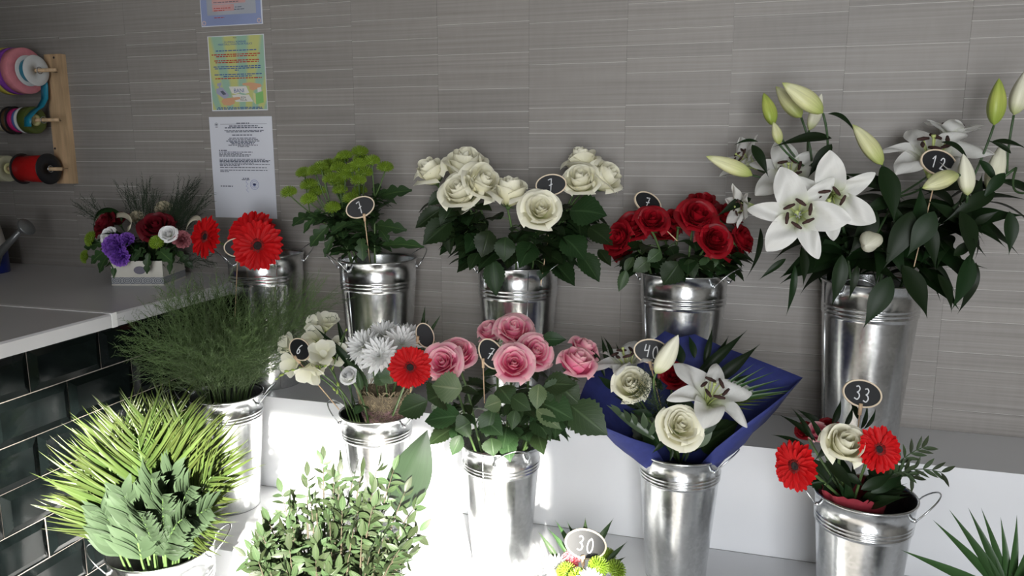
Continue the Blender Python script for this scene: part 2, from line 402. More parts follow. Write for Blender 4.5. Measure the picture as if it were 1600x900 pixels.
for k in range(-5, 19):
    x0 = SEAM0 + SEAMW * k; x1 = x0 + SEAMW
    x0c, x1c = max(x0, XL), min(x1, XR)
    if x1c - x0c < 0.01: continue
    zs = [ZT]
    z = 1.85 if k in LINES else ZT
    if k in LINES:
        zs += [2.5, 2.38, 2.27, 2.2, 2.08, 1.99, 1.93, 1.87][0:8]
        zs += [PY(SEAMPX[k], py, D).z for py in LINES[k]]
        z = zs[-1]
    while z > 0.05:
        z -= rw.choice([0.035, 0.04, 0.045, 0.055, 0.06, 0.075, 0.10]); zs.append(max(z, 0))
    zs = sorted(set(zs), reverse=True)
    for a, b in zip(zs[:-1], zs[1:]):
        if a - b < 0.006: continue
        dp = rw.uniform(0, 0.0006)
        bx = ((x0c + 0.0002, D - 0.0005 - dp, b + 0.0009), (x1c - 0.0002, D + 0.003, a - 0.0009))
        vis = (-1 <= k <= 10) and b < 1.85 and a > 0.777
        if vis: put('wall_panel', MB().box(*bx).mesh('wall_panel', M_WALL, False), I4, wall_back)
        else: stuff.box(*bx)
so = put('wall_panel', stuff.mesh('wall_panels', M_WALL, False), I4, wall_back); so['kind'] = 'stuff'

# stepped white display stand: three tiers
ZU, ZM, ZLo = H - 0.653, H - 0.915, H - 1.175
YS1, YS2, YS3 = 1.71, 1.385, 0.98
XS0, XS1 = -1.352, 1.6
for nm, lb, y0, y1, zt, zb in (('display_step', 'white laminate step against the wallpaper, carrying the tall flower buckets', YS1, D - 0.002, ZU, ZM + 0.0008),
                               ('display_step', 'white laminate middle step with the rose and bouquet buckets, partly sunlit', YS2, YS1 - 0.0005, ZM, ZLo + 0.0008),
                               ('display_step', 'white laminate lowest step under the palm fronds and bushy greenery', YS3, YS2 - 0.0005, ZLo, 0.0)):
    st_ = thing(nm, lb, 'display step', (0, y0, zb), 'stepped white display')
    put('board', MB().box((XS0, y0 - 0.004 if zt == ZU else y0 - 0.004, zt - 0.018), (XS1, y1 if zt == ZU else y1 + 0.0, zt)).mesh('board', M_WHITE, False), I4, st_)
    put('front_panel', MB().box((XS0, y0, zb), (XS1, y0 + 0.009, zt - 0.0195)).mesh('front_panel', M_WHITE, False), I4, st_)

# counter with black bevelled tiles
CX, CZ = -1.362, H - 0.367
YC = 1.39
def slab(y0, y1, nm):
    m_ = MB(); x0, x1, z0, z1 = XL, CX, CZ - 0.032, CZ; c = 0.004
    prof = [(x0, z0), (x1, z0), (x1, z1 - c), (x1 - c, z1), (x0, z1)]
    n = len(prof); vs = [(x, y0, z) for x, z in prof] + [(x, y1, z) for x, z in prof]
    fs = [tuple(range(n)), tuple(range(2 * n - 1, n - 1, -1))] + [(i, i + n, (i + 1) % n + n, (i + 1) % n) for i in range(n)]
    return m_.add(vs, fs).mesh(nm, M_COUNTER, False)
o = put('worktop', slab(YC + 0.003, D - 0.003, 'worktop')); tag(o, 'grey-white laminate worktop slab carrying the flower box, against the wall', 'worktop')
o = put('worktop', slab(-0.9, YC - 0.013, 'worktop')); tag(o, 'grey-white laminate worktop slab beyond the metal joint strip, with sunlit edge', 'worktop')
js = MB().box((XL, YC - 0.0125, CZ - 0.033), (CX + 0.001, YC + 0.0025, CZ + 0.0012))
o = put('joint_strip', js.mesh('joint_strip', M_WHITE2, False)); tag(o, 'thin metal joint strip between the two worktop slabs', 'strip')
base = thing('shop_counter', 'shop counter fronted with glossy black tiles and pale joints', 'counter', (CX, 1.0, 0))
TX = CX - 0.012
put('carcass', MB().box((XL + 0.01, -0.88, 0), (TX - 0.0012, D - 0.003, CZ - 0.033)).mesh('carcass', M_GROUT, False), I4, base)
TW, TH = 0.184, 0.0917
def tile_mesh(w, h, b=0.016, t=0.007):
    vs = [(-0.004, 0, 0), (-0.004, w, 0), (-0.004, w, h), (-0.004, 0, h), (0, 0, 0), (0, w, 0), (0, w, h), (0, 0, h),
          (t, b, b), (t, w - b, b), (t, w - b, h - b), (t, b, h - b)]
    fs = [(0, 3, 2, 1)]
    for i in range(4):
        j = (i + 1) % 4
        fs += [(i, j, j + 4, i + 4), (i + 4, j + 4, j + 8, i + 8)]
    fs.append((8, 9, 10, 11))
    return mk('tile', vs, fs, M_TILE, None, False)
G = 0.0022
TM = tile_mesh(TW - G, TH - G)
ztop = H - 0.3985
for r_ in range(12):
    zz = ztop - (r_ + 1) * TH
    if zz < -0.02: break
    off = 1.163 if r_ % 2 == 0 else 1.252
    for c_ in range(-10, 5):
        y0 = off + c_ * TW
        y1 = min(y0 + TW, D - 0.004)
        if y1 - y0 < 0.03: continue
        mesh_ = TM if y1 - y0 > TW - 0.001 else tile_mesh(y1 - y0 - G, TH - G)
        jit = M.Rotation(R(rw.uniform(-0.35, 0.35)), 4, 'Z') @ M.Rotation(R(rw.uniform(-0.5, 0.5)), 4, 'Y')
        put('tile', mesh_, M.Translation((TX, y0 + G / 2, zz + G / 2)) @ jit, base)
#@@SETTING_END

# ------------------------------------------------------------------ plant prototypes
def leaf_mesh(name, m, wmax=0.32, peak=0.42, fold=0.18, droop=0.18, serr=0.0, nl=12, nw=4, tip=1.0, wave=0.0, twist=0.0, base=0.0):
    """leaf of length 1 along Y, midrib in the YZ plane"""
    def w(t):
        if t <= peak: a = math.sin(PI / 2 * (t / peak)) ** 0.75
        else: a = math.cos(PI / 2 * ((t - peak) / (1 - peak))) ** (1.05 * tip)
        return wmax * max(a, base * (1 - t) + 0.004)
    def fn(a, b):
        s = a * 2 - 1
        ww = w(b)
        if serr and abs(s) > 0.9: ww *= 1 + serr * (1 if int(b * nl + 0.5) % 2 else -1)
        x = s * ww
        z = fold * abs(x) - droop * (b * b) + droop * 0.5 * b + wave * math.sin(b * 9) * s * ww
        an = twist * b
        return V((x * math.cos(an), b, z + x * math.sin(an)))
    return MB().grid(fn, nw, nl).mesh(name, m)
LEAF = [leaf_mesh('leaf', M_LEAF, 0.30, 0.42, 0.25, 0.25, 0.07, 18), leaf_mesh('leaf', M_LEAF, 0.34, 0.45, 0.12, 0.40, 0.07, 18, wave=0.08),
        leaf_mesh('leaf', M_LEAF, 0.27, 0.40, 0.3, 0.12, 0.07, 18, wave=0.05)]
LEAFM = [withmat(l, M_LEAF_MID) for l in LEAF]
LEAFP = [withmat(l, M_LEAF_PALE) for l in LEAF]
LLEAF = [leaf_mesh('leaf', M_LILYLEAF, 0.110, 0.36, 0.3, 0.45, 0, 14, tip=1.7), leaf_mesh('leaf', M_LILYLEAF, 0.10, 0.38, 0.2, 0.75, 0, 16, tip=1.6, twist=0.4),
         leaf_mesh('leaf', M_LILYLEAF, 0.125, 0.38, 0.25, 0.35, 0, 14, tip=1.6), leaf_mesh('leaf', M_LILYLEAF, 0.115, 0.38, 0.2, 1.0, 0, 18, tip=1.6)]
PLEAF = [leaf_mesh('leaflet', M_PALM, 0.040, 0.3, 0.5, 0.10, 0, 7, 2, tip=1.2), leaf_mesh('leaflet', M_PALM, 0.036, 0.3, 0.5, 0.35, 0, 8, 2, tip=1.2)]
PLEAFD = [withmat(l, M_PALM_D) for l in PLEAF]
BLEAF = [leaf_mesh('leaflet', M_BROAD, 0.125, 0.40, 0.25, 0.15, 0, 9, 2, tip=1.1, base=0.3), leaf_mesh('leaflet', M_BROAD, 0.11, 0.45, 0.25, 0.3, 0, 9, 2, tip=1.1, base=0.3)]
SLEAF = [leaf_mesh('leaflet', M_PIST, 0.19, 0.45, 0.25, 0.12, 0, 6, 2, tip=0.9), leaf_mesh('leaflet', M_PIST, 0.16, 0.45, 0.2, 0.3, 0, 6, 2, tip=0.9)]
def mumleaf():
    def w(t):
        lob = 0.5 + 0.5 * abs(math.sin(t * PI * 3.2))
        return 0.30 * math.sin(PI * min(1, t * 0.92 + 0.05)) ** 0.8 * lob + 0.015
    def fn(a, b):
        s = a * 2 - 1; x = s * w(b)
        return V((x, b - 0.12 * abs(s) * (1 - b), 0.25 * abs(x) - 0.3 * b * b + 0.1 * b))
    return MB().grid(fn, 4, 16).mesh('leaf', M_MUMLEAF)
MLEAF = mumleaf()

# ---- rose bloom: rings of wrapped petals, unit outer radius
def rose_petal(r0, r1, r2, h, span, curl, seed, ex=0.0):
    rr = random.Random(seed); ph = rr.uniform(0, 6)
    def fn(a, b):
        s = a * 2 - 1
        t = b
        rad = (1 - t) ** 2 * r0 + 2 * t * (1 - t) * (r1 * 1.35) + t * t * r2
        wt = 0.42 + 0.58 * math.sin(PI / 2 * min(1, t / 0.6))
        hh = h * t * (1 - 0.20 * abs(s) ** 2.6 * t)
        k = max(0, (t - 0.70) / 0.30)
        edge = 1 + 0.2 * abs(s) ** 2
        rad += curl * k * k * edge
        hh -= curl * 0.75 * k * k * edge
        rad += 0.02 * math.sin(s * 5 + ph) * t
        hh += 0.025 * math.sin(s * 4 + ph * 2) * t + ex * (1 - abs(s)) * k
        phi = s * R(span) / 2 * wt
        return V((rad * math.cos(phi), rad * math.sin(phi), hh))
    return MB().grid(fn, 8, 9).mesh('petal', None)
STYLES = {
    'open': [(3, 0.05, 0.13, 0.10, 1.02, 210, 0.0), (3, 0.08, 0.20, 0.22, 1.06, 160, 0.02), (4, 0.10, 0.30, 0.36, 1.05, 135, 0.05), (5, 0.12, 0.41, 0.50, 1.00, 115, 0.10),
             (5, 0.13, 0.52, 0.66, 0.93, 105, 0.16), (5, 0.14, 0.62, 0.80, 0.80, 98, 0.24)],
    'half': [(3, 0.06, 0.20, 0.16, 1.38, 210, 0.0), (3, 0.10, 0.32, 0.28, 1.42, 170, 0.01), (4, 0.12, 0.44, 0.42, 1.38, 150, 0.05), (4, 0.14, 0.58, 0.58, 1.26, 135, 0.14),
             (5, 0.15, 0.68, 0.72, 1.08, 112, 0.30)],
    'bud': [(3, 0.05, 0.16, 0.10, 1.45, 210, 0.0), (3, 0.09, 0.32, 0.26, 1.52, 170, 0.02), (4, 0.12, 0.50, 0.42, 1.48, 150, 0.05), (4, 0.14, 0.66, 0.60, 1.36, 130, 0.18), (3, 0.14, 0.72, 0.74, 1.12, 105, 0.40)],
}
RP = {}
for st, rings in STYLES.items():
    for i, rg in enumerate(rings):
        for q in range(2): RP[(st, i, q)] = rose_petal(*rg[1:], seed=i * 7 + q, ex=0.02 if i >= 3 else 0)
RPM = {}
SEPAL = leaf_mesh('sepal', M_STEM, 0.16, 0.3, 0.2, 0.5, 0, 8, 2)
def rose_bloom(parent, p, n, rad, m, style='open', seed=0, as_part=None, sepals=True):
    """petals become children of parent; p = centre of the bloom"""
    rr = random.Random(seed)
    hgt = {'open': 0.55, 'half': 0.68, 'bud': 0.8}[style]
    bp = p - V(n) * rad * hgt
    B = frame(bp, n, (rr.uniform(-1, 1), rr.uniform(-1, 1), rr.uniform(-1, 1)), rad)
    host = parent
    if as_part:
        host = put(as_part, CALYX, frame(bp, n, None, rad), parent)
    for i, rg in enumerate(STYLES[style]):
        off = rr.uniform(0, 6.28)
        for k in range(rg[0]):
            key = (style, i, k % 2, m.name)
            if key not in RPM: RPM[key] = withmat(RP[(style, i, k % 2)], m)
            a = off + 2 * PI * k / rg[0] + rr.uniform(-0.12, 0.12)
            W = B @ M.Rotation(a, 4, 'Z') @ M.Rotation(rr.uniform(-0.05, 0.07) * (1 + i * 0.4), 4, 'Y') @ M.Scale(rr.uniform(0.94, 1.05), 4)
            put('petal', RPM[key], W, host)
    if sepals and not as_part:
        for k in range(5):
            a = 2 * PI * k / 5 + 0.3
            d = B @ V((math.cos(a) * 0.62, math.sin(a) * 0.62, rr.uniform(-0.15, 0.25)))
            put('sepal', SEPAL, leafmat(B @ V((0, 0, -0.02)), d, -V(n)), host)
    return bp
CALYX = MB().lathe([(0.0, -0.22), (0.07, -0.20), (0.15, -0.08), (0.16, 0.02), (0.08, 0.06), (0.0, 0.07)], 10).mesh('calyx', M_STEM)

# ---- gerbera
def gerb_petal():
    def fn(a, b):
        s = a * 2 - 1
        w = 0.036 + 0.080 * math.sin(PI / 2 * min(1, b / 0.55)); 
        if b > 0.72: w *= math.sqrt(max(0.0, 1 - ((b - 0.72) / 0.285) ** 2.4))
        y = 0.16 + b * 0.84
        return V((s * w, y, 0.10 * math.sin(b * PI * 0.8) - 0.03 * b - 0.35 * w * (1 - s * s) + 0.012))
    return MB().grid(fn, 4, 8).mesh('petal', M_GERB)
GP = gerb_petal()
GD = MB().lathe([(0.0, 0.055), (0.05, 0.065), (0.11, 0.085), (0.15, 0.075), (0.17, 0.03), (0.17, -0.02)], 20).mesh('disc', M_GERBD)
def gfil():
    mb = MB(); rr = random.Random(5)
    for k in range(150):
        a = rr.uniform(0, 6.283); r0 = rr.uniform(0.15, 0.24); r1 = r0 + rr.uniform(0.05, 0.09); z = 0.05; w = 0.014
        c, s = math.cos(a), math.sin(a)
        mb.add([(r0 * c - s * w, r0 * s + c * w, z), (r0 * c + s * w, r0 * s - c * w, z), (r1 * c, r1 * s, 0.13 - (r1 - 0.2) * 0.3), (r0 * c, r0 * s, z + 0.045)], [(0, 1, 2), (0, 2, 3), (1, 3, 2)])
    return mb.mesh('floret_ring', M_GERBF)
GFIL = gfil()
GBACK = MB().lathe([(0.0, -0.16), (0.08, -0.15), (0.18, -0.05), (0.19, 0.0), (0.0, 0.01)], 16).mesh('receptacle', M_STEM)
def gerbera_head(parent, p, n, rad, seed=0, host=None):
    rr = random.Random(seed)
    B = frame(p, n, (rr.uniform(-1, 1), 1, rr.uniform(-1, 1)), rad)
    h = put('flower_head', GBACK, B, parent) if host is None else host
    for lay, (cnt, sc, tl) in enumerate(((22, 1.0, -0.03), (22, 0.95, 0.05), (18, 0.70, 0.16))):
        for k in range(cnt):
            a = 2 * PI * (k + 0.5 * (lay % 2)) / cnt + rr.uniform(-0.05, 0.05)
            put('petal', GP, B @ M.Rotation(a, 4, 'Z') @ M.Rotation(tl + rr.uniform(-0.08, 0.08), 4, 'X') @ M.Scale(sc * rr.uniform(0.93, 1.03), 4), h)
    put('disc', GD, B, h); fr_ = put('floret_ring', GFIL, B, h); fr_['kind'] = 'stuff'
    return B

# ---- lily
def lily_tepal(wide, recurve, seed):
    rr = random.Random(seed); nS = 14
    pts = [(0.03, 0.0)]; th = R(14)
    for i in range(nS):
        t = i / nS
        th = R(12) + R(58) * min(1, t / 0.45) + (R(recurve) * max(0, (t - 0.45) / 0.55) ** 1.5)
        pts.append((pts[-1][0] + math.sin(th) / nS, pts[-1][1] + math.cos(th) / nS))
    ph = rr.uniform(0, 6)
    def fn(a, b):
        s = a * 2 - 1
        i = min(nS - 1, int(b * nS)); f = b * nS - i
        r_ = pts[i][0] * (1 - f) + pts[i + 1][0] * f; z = pts[i][1] * (1 - f) + pts[i + 1][1] * f
        if b < 0.55: w = wide * (0.22 + 0.78 * math.sin(PI / 2 * b / 0.55))
        else: w = wide * math.cos(PI / 2 * (b - 0.55) / 0.46) ** 0.8
        w = max(w, 0.006)
        x = s * w
        up = 0.35 * abs(x) * (1 - b) + 0.05 * w / wide * math.sin(s * 3 + b * 9 + ph) - (0.03 if abs(s) < 0.05 else 0) * (1 - b)
        return V((r_ - up * 0.5, x, z + up))
    return MB().grid(fn, 8, 16).mesh('tepal', M_LILY)
LT = [lily_tepal(0.245, 55, 1), lily_tepal(0.165, 62, 2), lily_tepal(0.235, 30, 3), lily_tepal(0.165, 40, 4)]
ANTH = MB().lathe([(0.0, -0.105), (0.020, -0.092), (0.034, 0.0), (0.020, 0.092), (0.0, 0.105)], 8).mesh('anther', M_ANTH)
def lily_bloom(parent, p, n, L, seed=0, opened=1.0, roll=0.0, cnt=6):
    """p = throat base, n = direction the bloom faces"""
    rr = random.Random(seed)
    B = frame(p, n, CU, L) @ M.Rotation(roll, 4, 'Z')
    h = put('bloom', MB().lathe([(0.0, -0.08), (0.03, -0.07), (0.05, 0.0), (0.04, 0.06), (0.0, 0.07)], 8).mesh('throat', M_FIL), B, parent)
    for k in range(cnt):
        a = 2 * PI * k / 6
        me = LT[(0 if k % 2 == 0 else 1) + (2 if opened < 0.8 else 0)]
        put('tepal', me, B @ M.Rotation(a + rr.uniform(-0.06, 0.06), 4, 'Z') @ M.Rotation((1 - opened) * -0.8 + rr.uniform(-0.08, 0.08), 4, 'Y') @ M.Scale(rr.uniform(0.94, 1.05), 4), h)
    for k in range(6):
        a = 2 * PI * (k + 0.5) / 6
        c, s = math.cos(a), math.sin(a)
        q = [V((0.02 * c, 0.02 * s, 0)), V((0.06 * c, 0.06 * s, 0.25)), V((0.12 * c, 0.12 * s, 0.42)), V((0.19 * c, 0.19 * s, 0.55))]
        put('filament', MB().tube([B @ v for v in q], 0.011 * L, 5).mesh('filament', M_FIL), I4, h)
        put('anther', ANTH, frame(B @ q[-1], B.to_3x3() @ V((-s + c * 0.5, c + s * 0.5, 0.15)), None, L), h)
    q = [B @ V((0, 0, 0)), B @ V((0, 0.01, 0.35)), B @ V((0.03, 0.02, 0.62))]
    put('pistil', MB().tube(q, [0.018 * L, 0.014 * L, 0.016 * L], 6).tube([q[-1], B @ V((0.035, 0.02, 0.66))], [0.03 * L, 0.034 * L], 8).mesh('pistil', M_FIL), I4, h)
    return h
def lily_bud_mesh(m):
    def fn(a, b):
        ang = a * 2 * PI
        r_ = 0.17 * (math.sin(PI * min(1, b ** 0.9)) ** 0.72) * (1.08 - 0.32 * b)
        r_ *= 1 + 0.09 * math.cos(3 * ang) - 0.06 * (abs(math.sin(1.5 * ang)) ** 8)
        return V((r_ * math.cos(ang), r_ * math.sin(ang), b))
    return MB().grid(fn, 24, 14).mesh('bud', m)
LB = {'y': lily_bud_mesh(M_BUD), 'g': lily_bud_mesh(M_BUDG), 'w': lily_bud_mesh(M_BUDW)}
def lily_bud(parent, base, tip, c='y', fat=1.0):
    L = (tip - base).length
    return put('bud', LB[c], frame(base, tip - base, (1, 0, 0.3), (L * fat * 1.22, L * fat * 1.22, L)), parent)

# ---- green chrysanthemum head, white chrysanthemum head, carnation, freesia
def mum_green():
    mb = MB(); rr = random.Random(4)
    mb.lathe([(0.0, -0.35), (0.25, -0.30), (0.55, -0.12), (0.66, 0.06), (0.58, 0.22), (0.33, 0.36), (0.0, 0.40)], 14)
    n = 95
    for i in range(n):
        u = (i + 0.5) / n; th = math.acos(1 - 1.25 * u); a = i * 2.39996
        d = V((math.sin(th) * math.cos(a), math.sin(th) * math.sin(a), math.cos(th)))
        b = V((d.x * 0.60, d.y * 0.60, d.z * 0.36 + 0.02)); t = V((d.x * 1.0, d.y * 1.0, d.z * 0.70 + 0.05))
        e = d.orthogonal().normalized() * 0.075; g = d.cross(e)
        mb.add([b - e, b + g, b + e, b - g, t + e * 0.6, t - e * 0.6 + g * 0.4, t - g * 0.6], [(0, 1, 5), (1, 2, 4), (2, 3, 6), (3, 0, 6), (0, 5, 6), (1, 4, 5), (2, 6, 4), (4, 6, 5)])
    return mb.mesh('flower_head', M_GMUM, False)
GMUM = mum_green()
def mum_white():
    mb = MB(); rr = random.Random(9)
    one = MB()
    def fn(a, b):
        s = a * 2 - 1
        w = 0.125 * math.sin(PI * min(0.95, 0.22 + b * 0.72)) ** 0.7
        if b > 0.97: w = 0.02
        return V((s * w, b, 0.22 * b * b - 0.05 * b + 0.9 * abs(s) * w * 0.5))
    one.grid(fn, 2, 6)
    for lay, (cnt, tilt, sc) in enumerate(((17, -0.05, 1.0), (17, 0.22, 0.96), (15, 0.5, 0.84), (12, 0.8, 0.64), (9, 1.1, 0.45), (6, 1.35, 0.33))):
        for k in range(cnt):
            W = M.Rotation(2 * PI * (k + lay * 0.37) / cnt + rr.uniform(-.06, .06), 4, 'Z') @ M.Translation((0, 0, 0.03 * lay)) @ M.Rotation(tilt + rr.uniform(-.1, .1), 4, 'X') @ M.Scale(sc * rr.uniform(.92, 1.05), 4)
            mb.xf(one, W)
    return mb.mesh('flower_head', M_WMUM)
WMUM = mum_white()
def carnation(m):
    mb = MB(); rr = random.Random(12)
    for k in range(34):
        u = k / 34; a0 = k * 2.39996; tl = 0.05 + 1.25 * u; L = 0.95 - 0.12 * u
        ph = rr.uniform(0, 6)
        def fn(a, b):
            s = a * 2 - 1; w = 0.05 + 0.36 * b ** 1.3
            y = b * L * (1 + 0.07 * math.sin(s * 14 + ph) * b)
            return V((s * w, y * (1 - 0.12 * s * s), 0.10 * b * math.sin(s * 7 + ph) + 0.15 * b * b))
        g = MB().grid(fn, 8, 4)
        mb.xf(g, M.Rotation(a0, 4, 'Z') @ M.Rotation(1.45 - tl * 1.05, 4, 'X'))
    return mb.mesh('flower_head', m)
CARN = {k: carnation(m) for k, m in (('p', M_CARP), ('k', M_CARK), ('w', M_CARW))}
def freesia_petal():
    def fn(a, b):
        s = a * 2 - 1
        r_ = 0.06 + 0.16 * b + 0.42 * max(0, b - 0.35) ** 1.4 * 1.6
        w = (0.06 + 0.30 * math.sin(PI / 2 * min(1, b / 0.75))) * (1 if b < 0.8 else math.sqrt(max(0.02, 1 - ((b - 0.8) / 0.205) ** 2)))
        return V((r_ - 0.25 * (s * w) ** 2, s * w, b * 1.1 - 0.15 * b ** 4))
    return MB().grid(fn, 6, 8).mesh('petal', M_FREE)
FP = freesia_petal()
FBUD = MB().lathe([(0, -0.5), (0.12, -0.42), (0.26, -0.05), (0.22, 0.25), (0.10, 0.46), (0, 0.52)], 8).mesh('bud', M_FBUD)
def freesia_bloom(parent, p, n, L, seed=0):
    rr = random.Random(seed); B = frame(p, n, rdir(), L)
    h = put('bloom', FBUD, B @ M.Scale(0.35, 4), parent)
    for k in range(6):
        put('petal', FP, B @ M.Rotation(2 * PI * k / 6 + (0.12 if k % 2 else 0), 4, 'Z') @ M.Rotation(rr.uniform(-0.1, 0.2) + (0.12 if k % 2 else 0), 4, 'Y') @ M.Scale(rr.uniform(.92, 1.05), 4), h)

# ---- buckets
BK = {}
BINF = {}
def bucket_mesh(r, h, rb):
    key = (r, h)
    if key in BK: return BK[key]
    def rad(t): return rb + (r - rb) * t
    pr = [(0.0, 0.004), (rb - 0.004, 0.004), (rb - 0.003, 0.0), (rb + 0.001, 0.0), (rb + 0.0015, 0.006)]
    for t in (0.10, 0.3, 0.5, 0.68, 0.78): pr.append((rad(t), h * t))
    for c in (0.805, 0.83, 0.855):
        for dt, dr in ((-0.010, 0.0), (-0.005, 0.0018), (0, 0.0025), (0.005, 0.0018), (0.010, 0.0)): pr.append((rad(c + dt) + dr, h * (c + dt)))
    pr += [(rad(0.93), h * 0.93), (r, h - 0.004), (r + 0.0025, h - 0.003), (r + 0.003, h), (r + 0.001, h + 0.002), (r - 0.0015, h), (r - 0.002, h - 0.006)]
    pr += [(rad(0.7) - 0.002, h * 0.7), (rad(0.3) - 0.002, h * 0.3), (rad(0.02) - 0.002, 0.008), (0.0, 0.008)]
    me = MB().lathe(pr, 64).mesh('bucket_body', M_ZINC)
    BK[key] = me
    return me
def bucket(px, py, zbase, zref, r, h, rb, az, label, Y=None, handles=(1, 1), seam=-1.9):
    """px,py = pixel of the rim centre"""
    c = PZ(px, py, zbase + h) if Y is None else PY(px, py, Y)
    c = V((c.x, c.y, zbase))
    t = thing('flower_bucket', label, 'bucket', c, 'galvanised flower buckets')
    T = M.Translation(c)
    put('bucket_body', bucket_mesh(r, h, rb), T, t)
    d = V((math.cos(seam), math.sin(seam), 0))
    put('seam', MB().tube([c + d * (rb + 0.0012) + V((0, 0, 0.004)), c + d * (r + 0.0002) + V((0, 0, h - 0.004))], 0.0011, 5).mesh('seam', M_ZINC), I4, t)
    for s, up in ((0, handles[0]), (1, handles[1])):
        if not up: continue
        a = az + PI * s
        half = 0.42
        pts = []
        for k in range(15):
            u = k / 14; an = a + half * (1 - 2 * u)
            out = math.sin(PI * u) ** 0.6
            pts.append(c + V((math.cos(an) * (r + 0.004 + 0.030 * out), math.sin(an) * (r + 0.004 + 0.030 * out), h - 0.022 + 0.042 * out * up)))
        for e in (0, -1):
            p0 = pts[e]
        hd = put('handle', MB().tube(pts, 0.0015, 6).mesh('handle', M_WIRE), I4, t)
        for sg in (1, -1):
            an = a + half * sg
            q = c + V((math.cos(an) * (r + 0.001), math.sin(an) * (r + 0.001), h - 0.022))
            lug = MB().lathe([(0, -0.004), (0.004, -0.003), (0.0045, 0.0), (0.003, 0.004), (0, 0.005)], 8).mesh('lug', M_WIRE)
            put('lug', lug, frame(q, (math.cos(an), math.sin(an), 0), None, 1.0), hd)
    BINF[t.name] = (c.copy(), r, h, rb)
    return t
def binfo(t): return BINF[t.name]
def stem_path(bk, end, lift=0.5, n=14, rr=random):
    """from inside the bucket, through its mouth, to end"""
    c, r, h, rb = binfo(bk)
    d = V((end.x - c.x, end.y - c.y, 0)); L = d.length
    d = d / L if L > 1e-6 else V((1, 0, 0))
    m_ = c + d * min(r * 0.72, L * 0.75) + V((rr.uniform(-.012, .012), rr.uniform(-.012, .012), h + 0.01))
    b = c - d * rb * 0.35 + V((rr.uniform(-.012, .012), rr.uniform(-.012, .012), 0.02))
    p = [b, m_]
    rest = end - m_
    q = m_ + V((rest.x * 0.35, rest.y * 0.35, rest.z * 0.62))
    return [b, b.lerp(m_, 0.5)] + bez(m_, q, end, n)

# ---- chalkboard price tags
DIG = {'7': [[(0.1, 0.9), (0.75, 1.0), (0.30, 0.0)], [(0.15, 0.45), (0.80, 0.55)]], '1': [[(0.15, 0.65), (0.55, 1.0), (0.45, 0.0)]],
       '2': [[(0.15, 0.75), (0.35, 0.98), (0.65, 0.95), (0.75, 0.7), (0.5, 0.35), (0.1, 0.02), (0.45, 0.1), (0.85, 0.02)]],
       '3': [[(0.15, 0.9), (0.45, 1.0), (0.72, 0.82), (0.60, 0.60), (0.35, 0.53), (0.68, 0.46), (0.82, 0.24), (0.55, 0.0), (0.12, 0.1)]],
       '0': [[(0.5, 1.0), (0.2, 0.8), (0.12, 0.45), (0.3, 0.08), (0.6, 0.02), (0.85, 0.3), (0.82, 0.7), (0.6, 0.97), (0.45, 1.0)]],
       '4': [[(0.2, 1.0), (0.08, 0.48), (0.75, 0.55)], [(0.75, 0.98), (0.62, 0.0)]],
       '6': [[(0.65, 1.0), (0.3, 0.75), (0.12, 0.3), (0.3, 0.03), (0.65, 0.03), (0.8, 0.27), (0.62, 0.48), (0.3, 0.42), (0.15, 0.25)]],
       '5': [[(0.75, 1.0), (0.2, 0.98), (0.18, 0.58), (0.6, 0.55), (0.82, 0.3), (0.6, 0.03), (0.15, 0.08)]]}
def ell_ring(a, b, w, z0, z1, n=40):
    vs = []; fs = []
    for k in range(n):
        c, s = math.cos(2 * PI * k / n), math.sin(2 * PI * k / n)
        vs += [(a * c, b * s, z0), (a * c, b * s, z1), ((a - w) * c, (b - w) * s, z1), ((a - w) * c, (b - w) * s, z0)]
    for k in range(n):
        i, j = 4 * k, 4 * ((k + 1) % n)
        for q in range(4): fs.append((i + q, j + q, j + (q + 1) % 4, i + (q + 1) % 4))
    return mk('rim', vs, fs, M_RIM, None, False)
def ell_disc(a, b, z0, z1, n=40):
    vs = [(a * math.cos(2 * PI * k / n), b * math.sin(2 * PI * k / n), z) for z in (z0, z1) for k in range(n)]
    fs = [tuple(range(n - 1, -1, -1)), tuple(range(n, 2 * n))] + [(k, (k + 1) % n, n + (k + 1) % n, n + k) for k in range(n)]
    return mk('board', vs, fs, M_BLACK, None, False)
TA, TB = 0.0365, 0.0255
RIM = ell_ring(TA, TB, 0.0028, -0.0018, 0.0022); BOARD = ell_disc(TA - 0.002, TB - 0.002, -0.0014, 0.0012)
